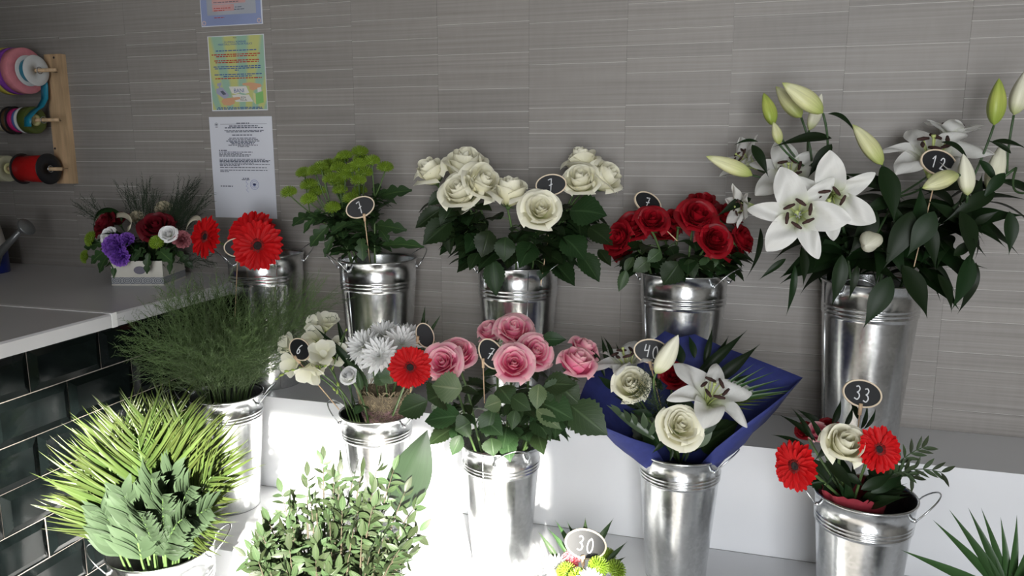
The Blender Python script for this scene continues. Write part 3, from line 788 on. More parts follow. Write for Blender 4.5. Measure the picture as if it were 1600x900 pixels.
def price_tag(px, py, Y, text, label, roll=0.0, n=(0, 0.1, 1), stick_end=None, bk=None, sc=1.0, th=0.58, clip=True, tilt=0.0):
    p = PY(px, py, Y)
    nn = nv(*n)
    upv = CU * math.cos(roll) + CR * math.sin(roll)
    xh = upv.cross(nn)
    B = frame(p, nn, xh, sc)
    if stick_end is None:
        c, r, h, rb = binfo(bk)
        stick_end = V((c.x + (p.x - c.x) * 0.5, c.y + (p.y - c.y) * 0.5, c.z + h * 0.55))
    t = thing('price_tag', label, 'price tag', stick_end, 'chalkboard price tags on sticks')
    put('board', BOARD, B, t)
    put('rim', RIM, B, t)
    w = 0.017; tw = w * len(text) * 0.95
    for i, ch in enumerate(text):
        mb = MB()
        for stx in DIG[ch]:
            pts = [V((-tw / 2 + i * w * 0.98 + u * w * 0.78 + 0.001, (v - 0.5) * th * 0.042 - 0.0015 * i, 0.0016)) for u, v in stx]
            fine = []
            for a, b in zip(pts[:-1], pts[1:]): fine += [a.lerp(b, k / 4) for k in range(4)]
            fine.append(pts[-1])
            for _ in range(2 if len(stx) > 3 else 0):
                fine = [fine[0]] + [(fine[k - 1] + fine[k] * 2 + fine[k + 1]) / 4 for k in range(1, len(fine) - 1)] + [fine[-1]]
            mb.tube(fine, 0.0013, 5)
        put('digit', mb.mesh('digit', M_CHALK), B @ M.Rotation(tilt, 4, 'Z'), t)
    e = B @ V((0, -TB + 0.003, 0.003))
    e2 = B @ V((0, -TB - 0.016, 0.002))
    if clip:
        dd = (stick_end - e).normalized()
        e2 = e + dd * 0.017
        put('clip', MB().tube([e - dd * 0.004, e2], [0.0036, 0.0032], 8).mesh('clip', M_TAGWOOD), I4, t)
    put('stick', MB().tube([e2 - (e2 - e) * 0.2, e2.lerp(stick_end, 0.5), stick_end], 0.0013, 6).mesh('stick', M_TAGWOOD), I4, t)
    return t
#@@PROTO_END

# ------------------------------------------------------------------ buckets
BIG = dict(r=0.1025, h=0.373, rb=0.078); SML = dict(r=0.0875, h=0.29, rb=0.064)
bk_gerb = bucket(414, 388, ZU, 0, az=R(48), label='galvanised bucket of red gerberas beside the counter end', Y=1.825, seam=R(-40), **BIG)
bk_mum = bucket(590, 397, ZU, 0, az=R(226), label='galvanised bucket of green button chrysanthemums on the top step', Y=1.82, seam=R(-115), **BIG)
bk_wrose = bucket(809, 412, ZU, 0, az=R(165), label='galvanised bucket of white roses on the top step', Y=1.825, seam=R(-60), **BIG)
bk_rrose = bucket(1069, 420, ZU, 0, az=R(-22), label='galvanised bucket of red roses on the top step', Y=1.825, seam=R(-150), **BIG)
bk_lily = bucket(1362, 440, ZU, 0, az=R(70), label='galvanised bucket of white lilies on the top step', Y=1.815, seam=R(-165), **BIG)
bk_fern = bucket(353, 612, ZM, 0, az=R(205), label='galvanised bucket of feathery asparagus fern on the middle step', Y=1.59, r=0.090, h=0.305, rb=0.067, seam=R(-170))
bk_free = bucket(588, 640, ZM, 0, az=R(187), label='galvanised bucket of freesias and a small sisal-wrapped posy', Y=1.612, seam=R(-160), **SML)
bk_pink = bucket(783, 687, ZM, 0, az=R(-58), label='galvanised bucket of pink roses on the middle step', seam=R(-100), **SML)
bk_blue = bucket(1063, 701, ZM, 0, az=R(-12), label='galvanised bucket holding the blue-wrapped bouquet', seam=R(60), **SML)
bk_red = bucket(1352, 770, ZM, 0, az=R(-8), label='galvanised bucket holding the small bouquet in dark red wrap', seam=R(60), **SML)
bk_palm = bucket(252, 852, ZLo, 0, az=R(215), label='galvanised bucket of yellow-green palm fronds beside the black tiles', seam=R(-170), **BIG)
bk_shrub = bucket(510, 985, ZLo, 0, az=R(180), label='galvanised bucket under the bushy small-leaved greenery', seam=R(60), **BIG)
bk_30 = bucket(912, 985, ZLo, 0, az=R(180), label='galvanised bucket below the tag marked 30', seam=R(60), **SML)
bk_rpalm = bucket(1640, 1010, ZLo, 0, az=R(180), label='galvanised bucket of dark palm fronds by the front edge of the lower step', Y=1.14, seam=R(60), **SML)

# ------------------------------------------------------------------ roses
def compound_leaf(t, p, d, L, rr, pool, three=True):
    d = d.normalized()
    up = V((0, 0, 1)) + rdir() * 0.45
    e = p + d * L * 0.45 + V((0, 0, -0.1 * L))
    put('petiole', MB().tube([p, p.lerp(e, 0.5) + V((0, 0, 0.06 * L)), e], [0.0013, 0.0011, 0.0009], 5).mesh('petiole', M_STEM), I4, t)
    put('leaf', rr.choice(pool), leafmat(e, e + (d + V((0, 0, -0.35))) * L, up, rr.uniform(0.95, 1.2)), t)
    if three:
        side = d.cross(V((0, 0, 1)))
        if side.length < 0.1: side = V((1, 0, 0))
        side.normalize()
        for s in (-1, 1):
            b = p.lerp(e, 0.75)
            put('leaf', rr.choice(pool), leafmat(b, b + (d * 0.45 + side * s + V((0, 0, rr.uniform(-0.45, 0.05)))).normalized() * L * rr.uniform(0.75, 0.95), up, rr.uniform(0.95, 1.2)), t)
def rose(bk, px, py, Y, dpx, n, style, m, label, group, seed, nleaf=3, leafL=0.06, pool=None, lo=0.05, hi=0.7, cat='rose'):
    rr = random.Random(seed)
    p = PY(px, py, Y); n = nv(*n); rad = sz(dpx, p) / 2 / 0.92 * (1.10 if m is M_WROSE else 1.0)
    hgt = {'open': 0.55, 'half': 0.68, 'bud': 0.8}[style]
    bp = p - n * rad * hgt
    path = stem_path(bk, bp - n * rad * 0.25, rr=rr)
    t = thing('rose', label, cat, path[0], group)
    put('stem', MB().tube(path + [bp], 0.0028, 7).mesh('stem', M_STEM), I4, t)
    put('calyx', CALYX, frame(bp, n, None, rad), t)
    rose_bloom(t, p, n, rad, m, style, seed)
    pool = pool or LEAF
    c, r, h, rb = binfo(bk)
    for k in range(nleaf):
        s = lo + (hi - lo) * (k + rr.uniform(0.1, 0.9)) / nleaf
        i = 3 + int(s * (len(path) - 4)); q = path[i]
        out = V((q.x - c.x, q.y - c.y, 0)); out = out.normalized() if out.length > 1e-3 else V((0, -1, 0))
        a = rr.uniform(-1.5, 1.5)
        d = V((out.x * math.cos(a) - out.y * math.sin(a), out.x * math.sin(a) + out.y * math.cos(a), rr.uniform(-0.25, 0.35)))
        if q.y + d.y * leafL * 1.6 > D - 0.02: d.y = -abs(d.y) * 0.3
        compound_leaf(t, q, d, leafL * rr.uniform(0.8, 1.15), rr, pool)
    return t
def leaves_px(t, specs, pool, m2=None, rr=random.Random(1), up=None):
    """single leaves given base pixel, tip pixel and depth"""
    for (bx, by, bY, tx, ty, tY, w, k) in specs:
        b, e = PY(bx, by, bY), PY(tx, ty, tY)
        put('leaf', pool[k % len(pool)], leafmat(b, e, (up or (-CF + CU * 0.4)) + rdir() * 0.25, w), t)

WLB = {1: 'white rose topmost of the cluster away from its price tag', 2: 'white rose below the topmost of its cluster, facing outward', 3: 'creamy white rose crowded between the cluster and a lone half-closed one', 4: 'half-closed white rose on its own between the cluster and the open rose',
       6: 'white rosebud topmost of the three behind the price tag', 7: 'white rose touching the price tag, under a rosebud', 8: 'white rose nearest the red roses, turned away from its tag'}
WR = [(673, 267, 1.80, 46, (-0.35, 0.75, 0.5), 'bud', 'white rose bud at the outer edge of its bucket, petals half closed'),
      (726, 259, 1.80, 62, (0.05, 0.75, 0.6), 'half', None), (720, 300, 1.73, 56, (-0.25, 0.45, 0.8), 'half', None), (753, 286, 1.75, 55, (0.45, 0.45, 0.8), 'half', None),
      (797, 298, 1.73, 52, (0.1, 0.85, 0.4), 'bud', None), (845, 327, 1.69, 58, (0.05, 0.35, 0.9), 'open', 'fully open white rose facing outward below its price tag'),
      (908, 250, 1.84, 46, (-0.15, 0.85, 0.3), 'bud', None), (908, 282, 1.78, 50, (-0.1, 0.5, 0.7), 'half', None), (944, 279, 1.83, 54, (0.6, 0.5, 0.6), 'half', None)]
WT = []
for i, (x, y, Y, d, n, st, lb) in enumerate(WR):
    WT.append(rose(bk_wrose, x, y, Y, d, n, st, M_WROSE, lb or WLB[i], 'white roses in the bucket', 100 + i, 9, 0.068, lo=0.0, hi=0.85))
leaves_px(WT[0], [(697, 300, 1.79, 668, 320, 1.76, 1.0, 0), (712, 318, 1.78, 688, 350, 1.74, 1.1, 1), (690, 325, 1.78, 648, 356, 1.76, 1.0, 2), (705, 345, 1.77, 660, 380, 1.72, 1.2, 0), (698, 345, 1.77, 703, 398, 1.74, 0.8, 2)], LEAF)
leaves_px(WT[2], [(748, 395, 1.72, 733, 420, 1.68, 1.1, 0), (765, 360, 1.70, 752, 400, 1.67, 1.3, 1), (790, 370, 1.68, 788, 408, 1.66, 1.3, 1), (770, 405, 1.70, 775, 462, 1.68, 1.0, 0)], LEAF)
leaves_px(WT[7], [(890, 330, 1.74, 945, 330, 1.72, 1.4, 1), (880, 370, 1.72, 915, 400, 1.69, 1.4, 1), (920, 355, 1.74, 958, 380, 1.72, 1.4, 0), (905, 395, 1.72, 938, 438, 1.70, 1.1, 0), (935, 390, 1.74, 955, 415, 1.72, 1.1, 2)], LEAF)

RR_ = [(968, 372, 1.74, 54, (-0.75, 0.25, 0.6)), (990, 352, 1.78, 54, (-0.35, 0.6, 0.7)), (1019, 345, 1.72, 50, (-0.05, 0.55, 0.85)), (1062, 341, 1.80, 46, (0, 0.8, 0.55)),
       (1090, 337, 1.72, 58, (0.1, 0.5, 0.85)), (1098, 316, 1.84, 48, (0, 0.85, 0.5)), (1117, 374, 1.70, 56, (0.2, 0.3, 0.9)), (1138, 336, 1.84, 46, (0.4, 0.7, 0.5)),
       (1160, 372, 1.78, 46, (0.6, 0.4, 0.6)), (1040, 362, 1.86, 44, (-0.1, 0.7, 0.6)), (975, 390, 1.86, 40, (-0.6, 0.3, 0.6)), (1142, 385, 1.84, 44, (0.4, 0.2, 0.8))]
RLB = {0: 'dark red rose facing sideways towards the white roses', 2: 'dark red rose just under its price tag', 4: 'large dark red rose, widest open in its bucket', 5: 'dark red rose topmost in its bucket', 6: 'dark red rose hanging lowest over the bucket rim', 8: 'dark red rose nearest the white lily blooms'}
RT = []
for i, (x, y, Y, d, n) in enumerate(RR_):
    RT.append(rose(bk_rrose, x, y, Y, d, n, 'open', M_RROSE, RLB.get(i, 'dark red rose crowded among the others in its bucket'), 'red roses in the bucket', 200 + i, 4, 0.055, LEAF, 0.0, 0.6))
leaves_px(RT[2], [(1062, 410, 1.70, 1036, 444, 1.68, 1.4, 1), (1075, 405, 1.70, 1085, 434, 1.68, 1.3, 0)], LEAF)
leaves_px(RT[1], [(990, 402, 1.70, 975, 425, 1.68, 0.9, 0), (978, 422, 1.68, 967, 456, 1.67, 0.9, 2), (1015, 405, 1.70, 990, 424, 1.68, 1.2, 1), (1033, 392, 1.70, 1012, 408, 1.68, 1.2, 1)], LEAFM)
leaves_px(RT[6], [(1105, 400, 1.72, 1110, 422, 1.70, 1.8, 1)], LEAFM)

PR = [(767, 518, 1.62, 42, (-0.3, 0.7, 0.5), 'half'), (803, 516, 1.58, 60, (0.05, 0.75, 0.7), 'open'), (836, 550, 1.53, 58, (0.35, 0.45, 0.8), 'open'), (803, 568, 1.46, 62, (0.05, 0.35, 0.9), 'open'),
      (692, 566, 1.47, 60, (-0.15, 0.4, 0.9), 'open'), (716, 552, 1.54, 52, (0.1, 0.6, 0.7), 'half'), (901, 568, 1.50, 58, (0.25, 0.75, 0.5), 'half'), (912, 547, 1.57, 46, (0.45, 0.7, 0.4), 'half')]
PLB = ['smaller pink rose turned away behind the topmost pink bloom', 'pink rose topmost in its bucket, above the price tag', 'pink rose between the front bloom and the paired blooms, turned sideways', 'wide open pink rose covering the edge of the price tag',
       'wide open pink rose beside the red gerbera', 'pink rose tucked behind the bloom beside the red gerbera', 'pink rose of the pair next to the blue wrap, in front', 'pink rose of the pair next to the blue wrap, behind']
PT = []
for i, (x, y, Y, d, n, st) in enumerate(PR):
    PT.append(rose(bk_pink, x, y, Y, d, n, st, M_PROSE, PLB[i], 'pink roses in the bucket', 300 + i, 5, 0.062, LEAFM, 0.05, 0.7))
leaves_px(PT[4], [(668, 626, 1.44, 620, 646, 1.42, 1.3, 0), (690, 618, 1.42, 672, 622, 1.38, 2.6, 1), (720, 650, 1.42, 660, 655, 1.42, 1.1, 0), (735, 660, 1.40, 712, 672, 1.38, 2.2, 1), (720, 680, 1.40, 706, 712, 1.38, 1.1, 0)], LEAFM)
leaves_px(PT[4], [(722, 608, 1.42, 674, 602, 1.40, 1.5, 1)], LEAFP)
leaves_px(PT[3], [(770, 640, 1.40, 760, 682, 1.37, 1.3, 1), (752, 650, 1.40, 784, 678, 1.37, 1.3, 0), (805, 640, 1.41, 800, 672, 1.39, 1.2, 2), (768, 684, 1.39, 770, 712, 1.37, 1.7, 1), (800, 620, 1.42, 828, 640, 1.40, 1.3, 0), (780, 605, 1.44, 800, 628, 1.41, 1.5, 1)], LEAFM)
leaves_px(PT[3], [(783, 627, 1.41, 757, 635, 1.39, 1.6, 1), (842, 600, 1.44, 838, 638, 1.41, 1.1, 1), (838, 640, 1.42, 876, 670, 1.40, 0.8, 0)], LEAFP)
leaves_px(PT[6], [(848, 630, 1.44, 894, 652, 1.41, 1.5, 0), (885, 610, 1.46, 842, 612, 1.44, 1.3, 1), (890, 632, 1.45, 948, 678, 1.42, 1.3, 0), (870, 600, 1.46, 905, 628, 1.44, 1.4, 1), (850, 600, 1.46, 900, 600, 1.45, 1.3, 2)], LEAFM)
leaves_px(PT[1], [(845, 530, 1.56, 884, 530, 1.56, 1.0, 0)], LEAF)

# ------------------------------------------------------------------ gerberas
def gerbera(bk, px, py, Y, dpx, n, label, seed, group='red gerberas'):
    p = PY(px, py, Y); nn = nv(*n); rad = sz(dpx, p) / 2
    path = stem_path(bk, p - nn * rad * 0.55 - V((0, 0, rad * 0.15)), rr=random.Random(seed))
    t = thing('gerbera', label, 'gerbera', path[0], group)
    put('stem', MB().tube(path + [p - nn * rad * 0.12], 0.003, 7).mesh('stem', M_STEM), I4, t)
    gerbera_head(t, p, nn, rad, seed)
    return t
gerbera(bk_gerb, 403, 384, 1.69, 82, (0.05, 0.12, 1.0), 'fully open red gerbera with dark centre in front of its bucket rim', 1)
gerbera(bk_gerb, 394, 366, 1.75, 80, (-0.1, 0.35, 1.0), 'red gerbera half hidden behind another in the counter-end bucket', 2)
gerbera(bk_gerb, 322, 370, 1.70, 68, (-0.55, 0.12, 0.9), 'red gerbera leaning out sideways beside the white flower box', 3)

# ------------------------------------------------------------------ green chrysanthemums
HEADS = [(223, 205), (252, 280), (305, 320), (250, 370), (125, 325), (397, 420), (445, 310), (390, 240), (437, 170), (475, 218), (450, 125), (475, 97), (568, 72), (577, 117), (642, 130), (560, 148),
         (595, 200), (560, 250), (568, 315), (512, 362), (727, 170), (290, 192), (325, 162), (375, 150), (345, 192), (432, 258), (515, 175)]
rr = random.Random(42)
stems = [[] for _ in range(5)]
for (hx, hy) in HEADS:
    stems[min(4, max(0, int((hx - 120) / 125)))].append((420 + hx / 4, 220 + hy / 4))
for i, hs in enumerate(stems):
    mx_ = sum(h[0] for h in hs) / len(hs); my = sum(h[1] for h in hs) / len(hs)
    top = PY(mx_ * 0.8 + 566 * 0.2, my + 45, 1.80)
    path = stem_path(bk_mum, top, rr=rr)
    t = thing('chrysanthemum', 'leafy spray of green button chrysanthemums in a bucket', 'chrysanthemum', path[0], 'green chrysanthemum sprays')
    mb = MB().tube(path, 0.0026, 6)
    for (hx, hy) in hs:
        Yh = 1.80 + rr.uniform(-0.07, 0.05) - (hy - 270) * 0.0007
        p = PY(hx, hy, Yh)
        d = (V((p.x - top.x, (p.y - top.y), 0)) * 3 + V((0, -0.15, 0.9))).normalized()
        d = (d + (-CF) * 0.35 + CU * 0.3).normalized()
        rad = sz(rr.uniform(25, 30), p) / 2
        j = path[rr.randint(len(path) - 5, len(path) - 1)]
        mb.tube(bez(j, j.lerp(p, 0.5) + V((0, 0, -0.01)), p - d * rad * 0.3, 6), [0.0018] * 7, 5)
        put('flower_head', GMUM, frame(p, d, rdir(), rad), t)
    put('stem', mb.mesh('stem', M_STEM), I4, t)
    c, r, h, rb = binfo(bk_mum)
    for k in range(26):
        q = path[3 + int((len(path) - 4) * rr.uniform(0.0, 1))]
        a = rr.uniform(0, 6.28)
        d = V((math.cos(a), math.sin(a) * 0.7 - 0.3, rr.uniform(-0.35, 0.7)))
        if q.y + d.y * 0.07 > D - 0.015: d.y = -abs(d.y)
        L = rr.uniform(0.045, 0.07)
        put('leaf', MLEAF, leafmat(q, q + d.normalized() * L, V((0, 0, 1)) + rdir() * 0.4, rr.uniform(0.9, 1.3)), t)
    if i == 4: leaves_px(t, [(598, 306, 1.80, 637, 294, 1.78, 0.8, 0), (592, 352, 1.76, 630, 357, 1.74, 0.8, 0), (602, 384, 1.78, 655, 378, 1.75, 0.55, 0), (595, 360, 1.76, 606, 375, 1.74, 1.1, 0)], [MLEAF])
    if i == 0: leaves_px(t, [(500, 330, 1.78, 470, 362, 1.76, 0.6, 0), (510, 356, 1.76, 482, 384, 1.74, 1.0, 0), (520, 372, 1.74, 505, 400, 1.72, 0.8, 0)], [MLEAF])
    if i == 2: leaves_px(t, [(565, 375, 1.72, 566, 406, 1.70, 1.1, 0), (540, 350, 1.74, 515, 362, 1.72, 1.2, 0)], [MLEAF])

# ------------------------------------------------------------------ lilies
def lily_stem(top, label, lst_b, lst_f, seed, leaf_specs, nrand=10, group='white lilies in the bucket', bk=None):
    rr = random.Random(seed)
    bk = bk or bk_lily
    tp = PY(*top)
    path = stem_path(bk, tp, rr=rr)
    t = thing('lily', label, 'lily', path[0], group)
    mb = MB().tube(path, [0.0038] * (len(path) - 4) + [0.0034, 0.003, 0.0028, 0.0024], 8)
    for (bx, by, bY, tx, ty, tY, c, fat) in lst_b:
        b, e = PY(bx, by, bY), PY(tx, ty, tY)
        j = path[-1 - rr.randint(0, 3)]
        mb.tube(bez(j, j.lerp(b, 0.6) + (b - e) * 0.35, b, 8), 0.0023, 6)
        lily_bud(t, b, e, c, fat)
    for (x, y, Y, n, Lpx, op, roll) in lst_f:
        p = PY(x, y, Y); nn = nv(*n)
        j = path[-1 - rr.randint(0, 3)]
        q = p - nn * 0.006
        mb.tube(bez(j, q - nn * 0.04, q, 8), 0.0023, 6)
        lily_bloom(t, p, nn, sz(Lpx, p), seed + int(x), op, roll)
    put('stem', mb.mesh('stem', M_STEM_D), I4, t)
    leaves_px(t, leaf_specs, LLEAF)
    for k in range(nrand):
        q = path[2 + int((len(path) - 4) * rr.uniform(0.1, 1))]
        a = rr.uniform(0, 6.28); d = V((math.cos(a), math.sin(a) * 0.8 - 0.25, rr.uniform(-0.5, 0.6))).normalized()
        L = rr.uniform(0.10, 0.155)
        if q.y + d.y * L > D - 0.02: d.y = -abs(d.y); d.normalize()
        put('leaf', rr.choice(LLEAF), leafmat(q, q + d * L, V((0, -0.5, 0.8)) + rdir() * 0.5, rr.uniform(1.1, 1.7)), t)
    return t
lily_stem((1262, 262, 1.74), 'lily stem with a cluster of yellow-green buds above open white blooms',
          [(1208, 196, 1.76, 1193, 145, 1.78, 'g', 1.0), (1252, 184, 1.74, 1212, 135, 1.76, 'y', 1.05), (1286, 177, 1.70, 1222, 129, 1.68, 'y', 0.95), (1264, 204, 1.78, 1284, 146, 1.79, 'w', 0.85),
           (1218, 226, 1.70, 1208, 190, 1.70, 'y', 1.1), (1176, 274, 1.72, 1103, 244, 1.70, 'y', 0.75)],
          [(1232, 288, 1.76, (-0.25, 0.45, 0.8), 78, 1.0, 0.2), (1180, 262, 1.80, (-0.75, 0.45, 0.2), 60, 0.75, 0.5)], 11,
          [(1300, 216, 1.72, 1212, 218, 1.68, 0.95, 0), (1175, 226, 1.72, 1202, 272, 1.68, 1.1, 2), (1174, 310, 1.70, 1120, 332, 1.66, 1.3, 0), (1185, 222, 1.76, 1146, 218, 1.76, 0.8, 1), (1300, 225, 1.70, 1262, 275, 1.68, 1.3, 2)], 16)
lily_stem((1300, 300, 1.70), 'lily stem with two wide open white blooms showing dark anthers',
          [], [(1247, 336, 1.62, (-0.32, -0.05, 0.9), 92, 1.0, 0.35), (1300, 302, 1.64, (-0.35, -0.30, 0.75), 88, 1.0, 0.0), (1178, 322, 1.70, (-0.9, -0.1, 0.25), 52, 0.7, 0.0)], 12,
          [(1293, 178, 1.74, 1346, 194, 1.72, 0.9, 3), (1228, 404, 1.68, 1186, 436, 1.66, 0.9, 0), (1252, 386, 1.67, 1261, 446, 1.65, 1.1, 2), (1242, 414, 1.68, 1234, 496, 1.66, 0.7, 1), (1188, 356, 1.70, 1180, 436, 1.68, 0.7, 1),
           (1325, 274, 1.66, 1305, 338, 1.62, 1.6, 2)], 18)
lily_stem((1400, 300, 1.76), 'lily stem with a yellow-green bud and a white bloom behind tag 12',
          [(1379, 258, 1.68, 1332, 194, 1.68, 'y', 0.85), (1366, 372, 1.66, 1352, 384, 1.59, 'w', 1.4)],
          [(1452, 272, 1.80, (-0.15, 0.75, 0.55), 100, 0.95, 0.3), (1482, 232, 1.86, (0.1, 0.9, 0.15), 66, 0.75, 0.0)], 13,
          [(1392, 432, 1.66, 1351, 512, 1.63, 1.5, 2), (1316, 398, 1.67, 1304, 480, 1.65, 1.3, 0), (1410, 414, 1.67, 1458, 496, 1.65, 1.5, 2), (1378, 258, 1.68, 1405, 345, 1.64, 1.5, 2), (1340, 415, 1.66, 1328, 468, 1.64, 1.1, 1), (1330, 280, 1.70, 1420, 300, 1.68, 1.5, 0), (1425, 330, 1.68, 1385, 420, 1.65, 1.5, 2), (1370, 330, 1.69, 1330, 400, 1.66, 1.5, 2), (1395, 300, 1.70, 1322, 262, 1.68, 1.2, 0), (1400, 310, 1.70, 1345, 330, 1.66, 1.3, 2), (1430, 360, 1.70, 1445, 290, 1.69, 1.4, 2), (1410, 380, 1.69, 1400, 310, 1.67, 1.4, 0), (1385, 400, 1.68, 1430, 350, 1.66, 1.4, 2), (1440, 340, 1.70, 1470, 420, 1.67, 1.5, 0)], 32)
lily_stem((1518, 300, 1.76), 'lily stem with cream buds beside tag 12',
          [(1512, 306, 1.66, 1505, 240, 1.66, 'w', 0.95), (1497, 272, 1.64, 1441, 294, 1.60, 'y', 1.05), (1553, 196, 1.74, 1561, 122, 1.74, 'g', 0.95), (1545, 300, 1.76, 1567, 222, 1.78, 'w', 0.85)], [], 14,
          [(1465, 428, 1.68, 1497, 486, 1.66, 1.4, 0), (1515, 398, 1.68, 1497, 486, 1.66, 1.4, 2), (1525, 410, 1.70, 1508, 492, 1.68, 0.9, 3), (1470, 222, 1.72, 1528, 244, 1.70, 0.9, 3), (1460, 330, 1.66, 1420, 400, 1.64, 1.7, 2),
           (1500, 330, 1.66, 1530, 410, 1.64, 1.7, 2), (1515, 330, 1.72, 1540, 270, 1.72, 1.2, 0), (1500, 350, 1.71, 1455, 310, 1.69, 1.3, 2), (1520, 350, 1.70, 1560, 330, 1.68, 1.3, 2), (1530, 250, 1.74, 1565, 290, 1.72, 1.2, 0), (1490, 400, 1.69, 1530, 370, 1.67, 1.4, 2), (1555, 300, 1.70, 1480, 340, 1.66, 1.3, 0)], 32)
lily_stem((1588, 262, 1.78), 'lily stem with a pale closed bud at the outer side of the bucket',
          [(1584, 180, 1.76, 1606, 106, 1.76, 'w', 1.0)], [(1612, 300, 1.72, (0.5, 0.1, 0.7), 70, 0.8, 0)], 15,
          [(1577, 330, 1.70, 1582, 398, 1.68, 1.3, 2), (1548, 222, 1.74, 1610, 225, 1.72, 1.1, 0), (1570, 270, 1.70, 1535, 310, 1.68, 1.4, 2), (1580, 240, 1.72, 1545, 215, 1.72, 1.0, 0)], 14)
#@@FLOWERS_END

# ------------------------------------------------------------------ asparagus fern
def needle(mb, a, b, w):
    d = (b - a); s = d.cross(CF); 
    if s.length < 1e-6: s = d.orthogonal()
    s = s.normalized() * w
    u = d.cross(s).normalized() * w
    mb.add([a - s, a + s, a + u, b], [(0, 1, 3), (1, 2, 3), (2, 0, 3)])
def fern_spray(t, path, rr, m, spread=0.05, n=22, sub=9, nw=0.00035, start=0.35, plume=0.5):
    mb = MB()
    K = len(path)
    for k in range(n):
        s = start + (1 - start) * (k / n)
        i = min(K - 2, int(s * (K - 1))); f = s * (K - 1) - i
        p = path[i].lerp(path[i + 1], f); td = (path[i + 1] - path[i]).normalized()
        side = rdir(); side = (side - td * side.dot(td)).normalized()
        L = spread * (1.15 - 0.6 * s) * rr.uniform(0.7, 1.3)
        d = (td * (1 - plume) + side * plume).normalized()
        q = p + d * L + td * L * 0.25
        m_ = p.lerp(q, 0.5) + side * L * 0.08
        needle(mb, p, m_, nw * 1.5); needle(mb, m_, q, nw * 1.2)
        for j in range(sub):
            u = (j + 0.5) / sub
            b = p.lerp(m_, u * 2) if u < 0.5 else m_.lerp(q, u * 2 - 1)
            e = rdir(); e = (e - d * e.dot(d)).normalized()
            needle(mb, b, b + (d * 0.75 + e * 0.65) * L * rr.uniform(0.18, 0.34), nw)
    o = put('needles', mb.mesh('needles', m, False), I4, t); o['kind'] = 'stuff'
rr = random.Random(21)
tips = [(515, 462, 1.61), (500, 455, 1.62), (478, 452, 1.62), (455, 460, 1.62), (340, 452, 1.50), (360, 458, 1.54), (260, 462, 1.42), (290, 450, 1.44), (208, 512, 1.42), (205, 540, 1.40), (225, 560, 1.38), (240, 500, 1.42), (255, 475, 1.42), (278, 462, 1.42), (300, 470, 1.45), (318, 455, 1.50), (335, 480, 1.50), (352, 470, 1.52), (372, 478, 1.54), (392, 470, 1.56),
        (412, 480, 1.58), (430, 472, 1.60), (450, 480, 1.60), (470, 468, 1.60), (492, 475, 1.60), (505, 492, 1.58), (462, 510, 1.54), (440, 530, 1.50), (400, 510, 1.48), (370, 520, 1.45), (340, 520, 1.42), (310, 515, 1.42),
        (280, 520, 1.40), (255, 545, 1.38), (245, 575, 1.40), (290, 560, 1.40), (330, 555, 1.42), (360, 560, 1.45), (395, 545, 1.48), (415, 560, 1.50), (430, 500, 1.58), (385, 495, 1.54), (290, 490, 1.42), (265, 530, 1.38),
        (345, 500, 1.46), (420, 520, 1.52), (305, 540, 1.40), (375, 560, 1.46), (318, 492, 1.44), (410, 497, 1.58), (480, 500, 1.58), (232, 528, 1.38), (350, 540, 1.42)]
for i, (x, y, Y) in enumerate(tips):
    e = PY(x, y, Y)
    path = stem_path(bk_fern, e, rr=rr, n=9)
    t = thing('fern_stem', 'feathery green asparagus fern stem in the bucket beside the counter', 'fern', path[0], 'asparagus fern stems')
    put('stem', MB().tube(path, [0.0012] * (len(path) - 3) + [0.0009, 0.0007, 0.0004], 5).mesh('stem', M_FERN), I4, t)
    fern_spray(t, path, rr, M_FERN, 0.085, 34, 10, 0.00055, 0.28, 0.45)

# ------------------------------------------------------------------ palm fronds
def frond(t_name, label, group, cat, path, L, n, pool, rr, normal, wid=1.0, ang=0.6, start=0.25, taper=0.5, rach=M_PALM, droop=0.2, profile=None, width_r=0.0022):
    t = thing(t_name, label, cat, path[0], group)
    put('rachis', MB().tube(path, [width_r] * (len(path) - 3) + [width_r * 0.8, width_r * 0.6, width_r * 0.35], 6).mesh('rachis', M_STEM), I4, t)
    K = len(path)
    for k in range(n):
        s = start + (1 - start) * (k + 0.5) / n
        i = min(K - 2, int(s * (K - 1))); p = path[i].lerp(path[i + 1], s * (K - 1) - i)
        td = (path[i + 1] - path[i]).normalized()
        sd = td.cross(normal).normalized(); nn = sd.cross(td)
        u = (k + 0.5) / n
        lf = L * (profile(u) if profile else (0.55 + 0.45 * math.sin(PI * min(1, u * 1.1 + 0.1))))
        for sg in (-1, 1):
            a = ang * (1.15 - taper * u) + rr.uniform(-0.08, 0.08)
            d = td * math.cos(a) + sd * sg * math.sin(a) + nn * rr.uniform(-0.05, 0.22) + V((0, 0, -droop * rr.uniform(0.3, 1)))
            put('leaflet', rr.choice(pool), leafmat(p, p + d.normalized() * lf * rr.uniform(0.9, 1.08), nn + rdir() * 0.25, wid * rr.uniform(0.85, 1.15)), t)
    return t
rr = random.Random(33)
c, r, h, rb = binfo(bk_palm)
def fpath(bk, end, out=0.0, n=12): return stem_path(bk, end, rr=rr, n=n)
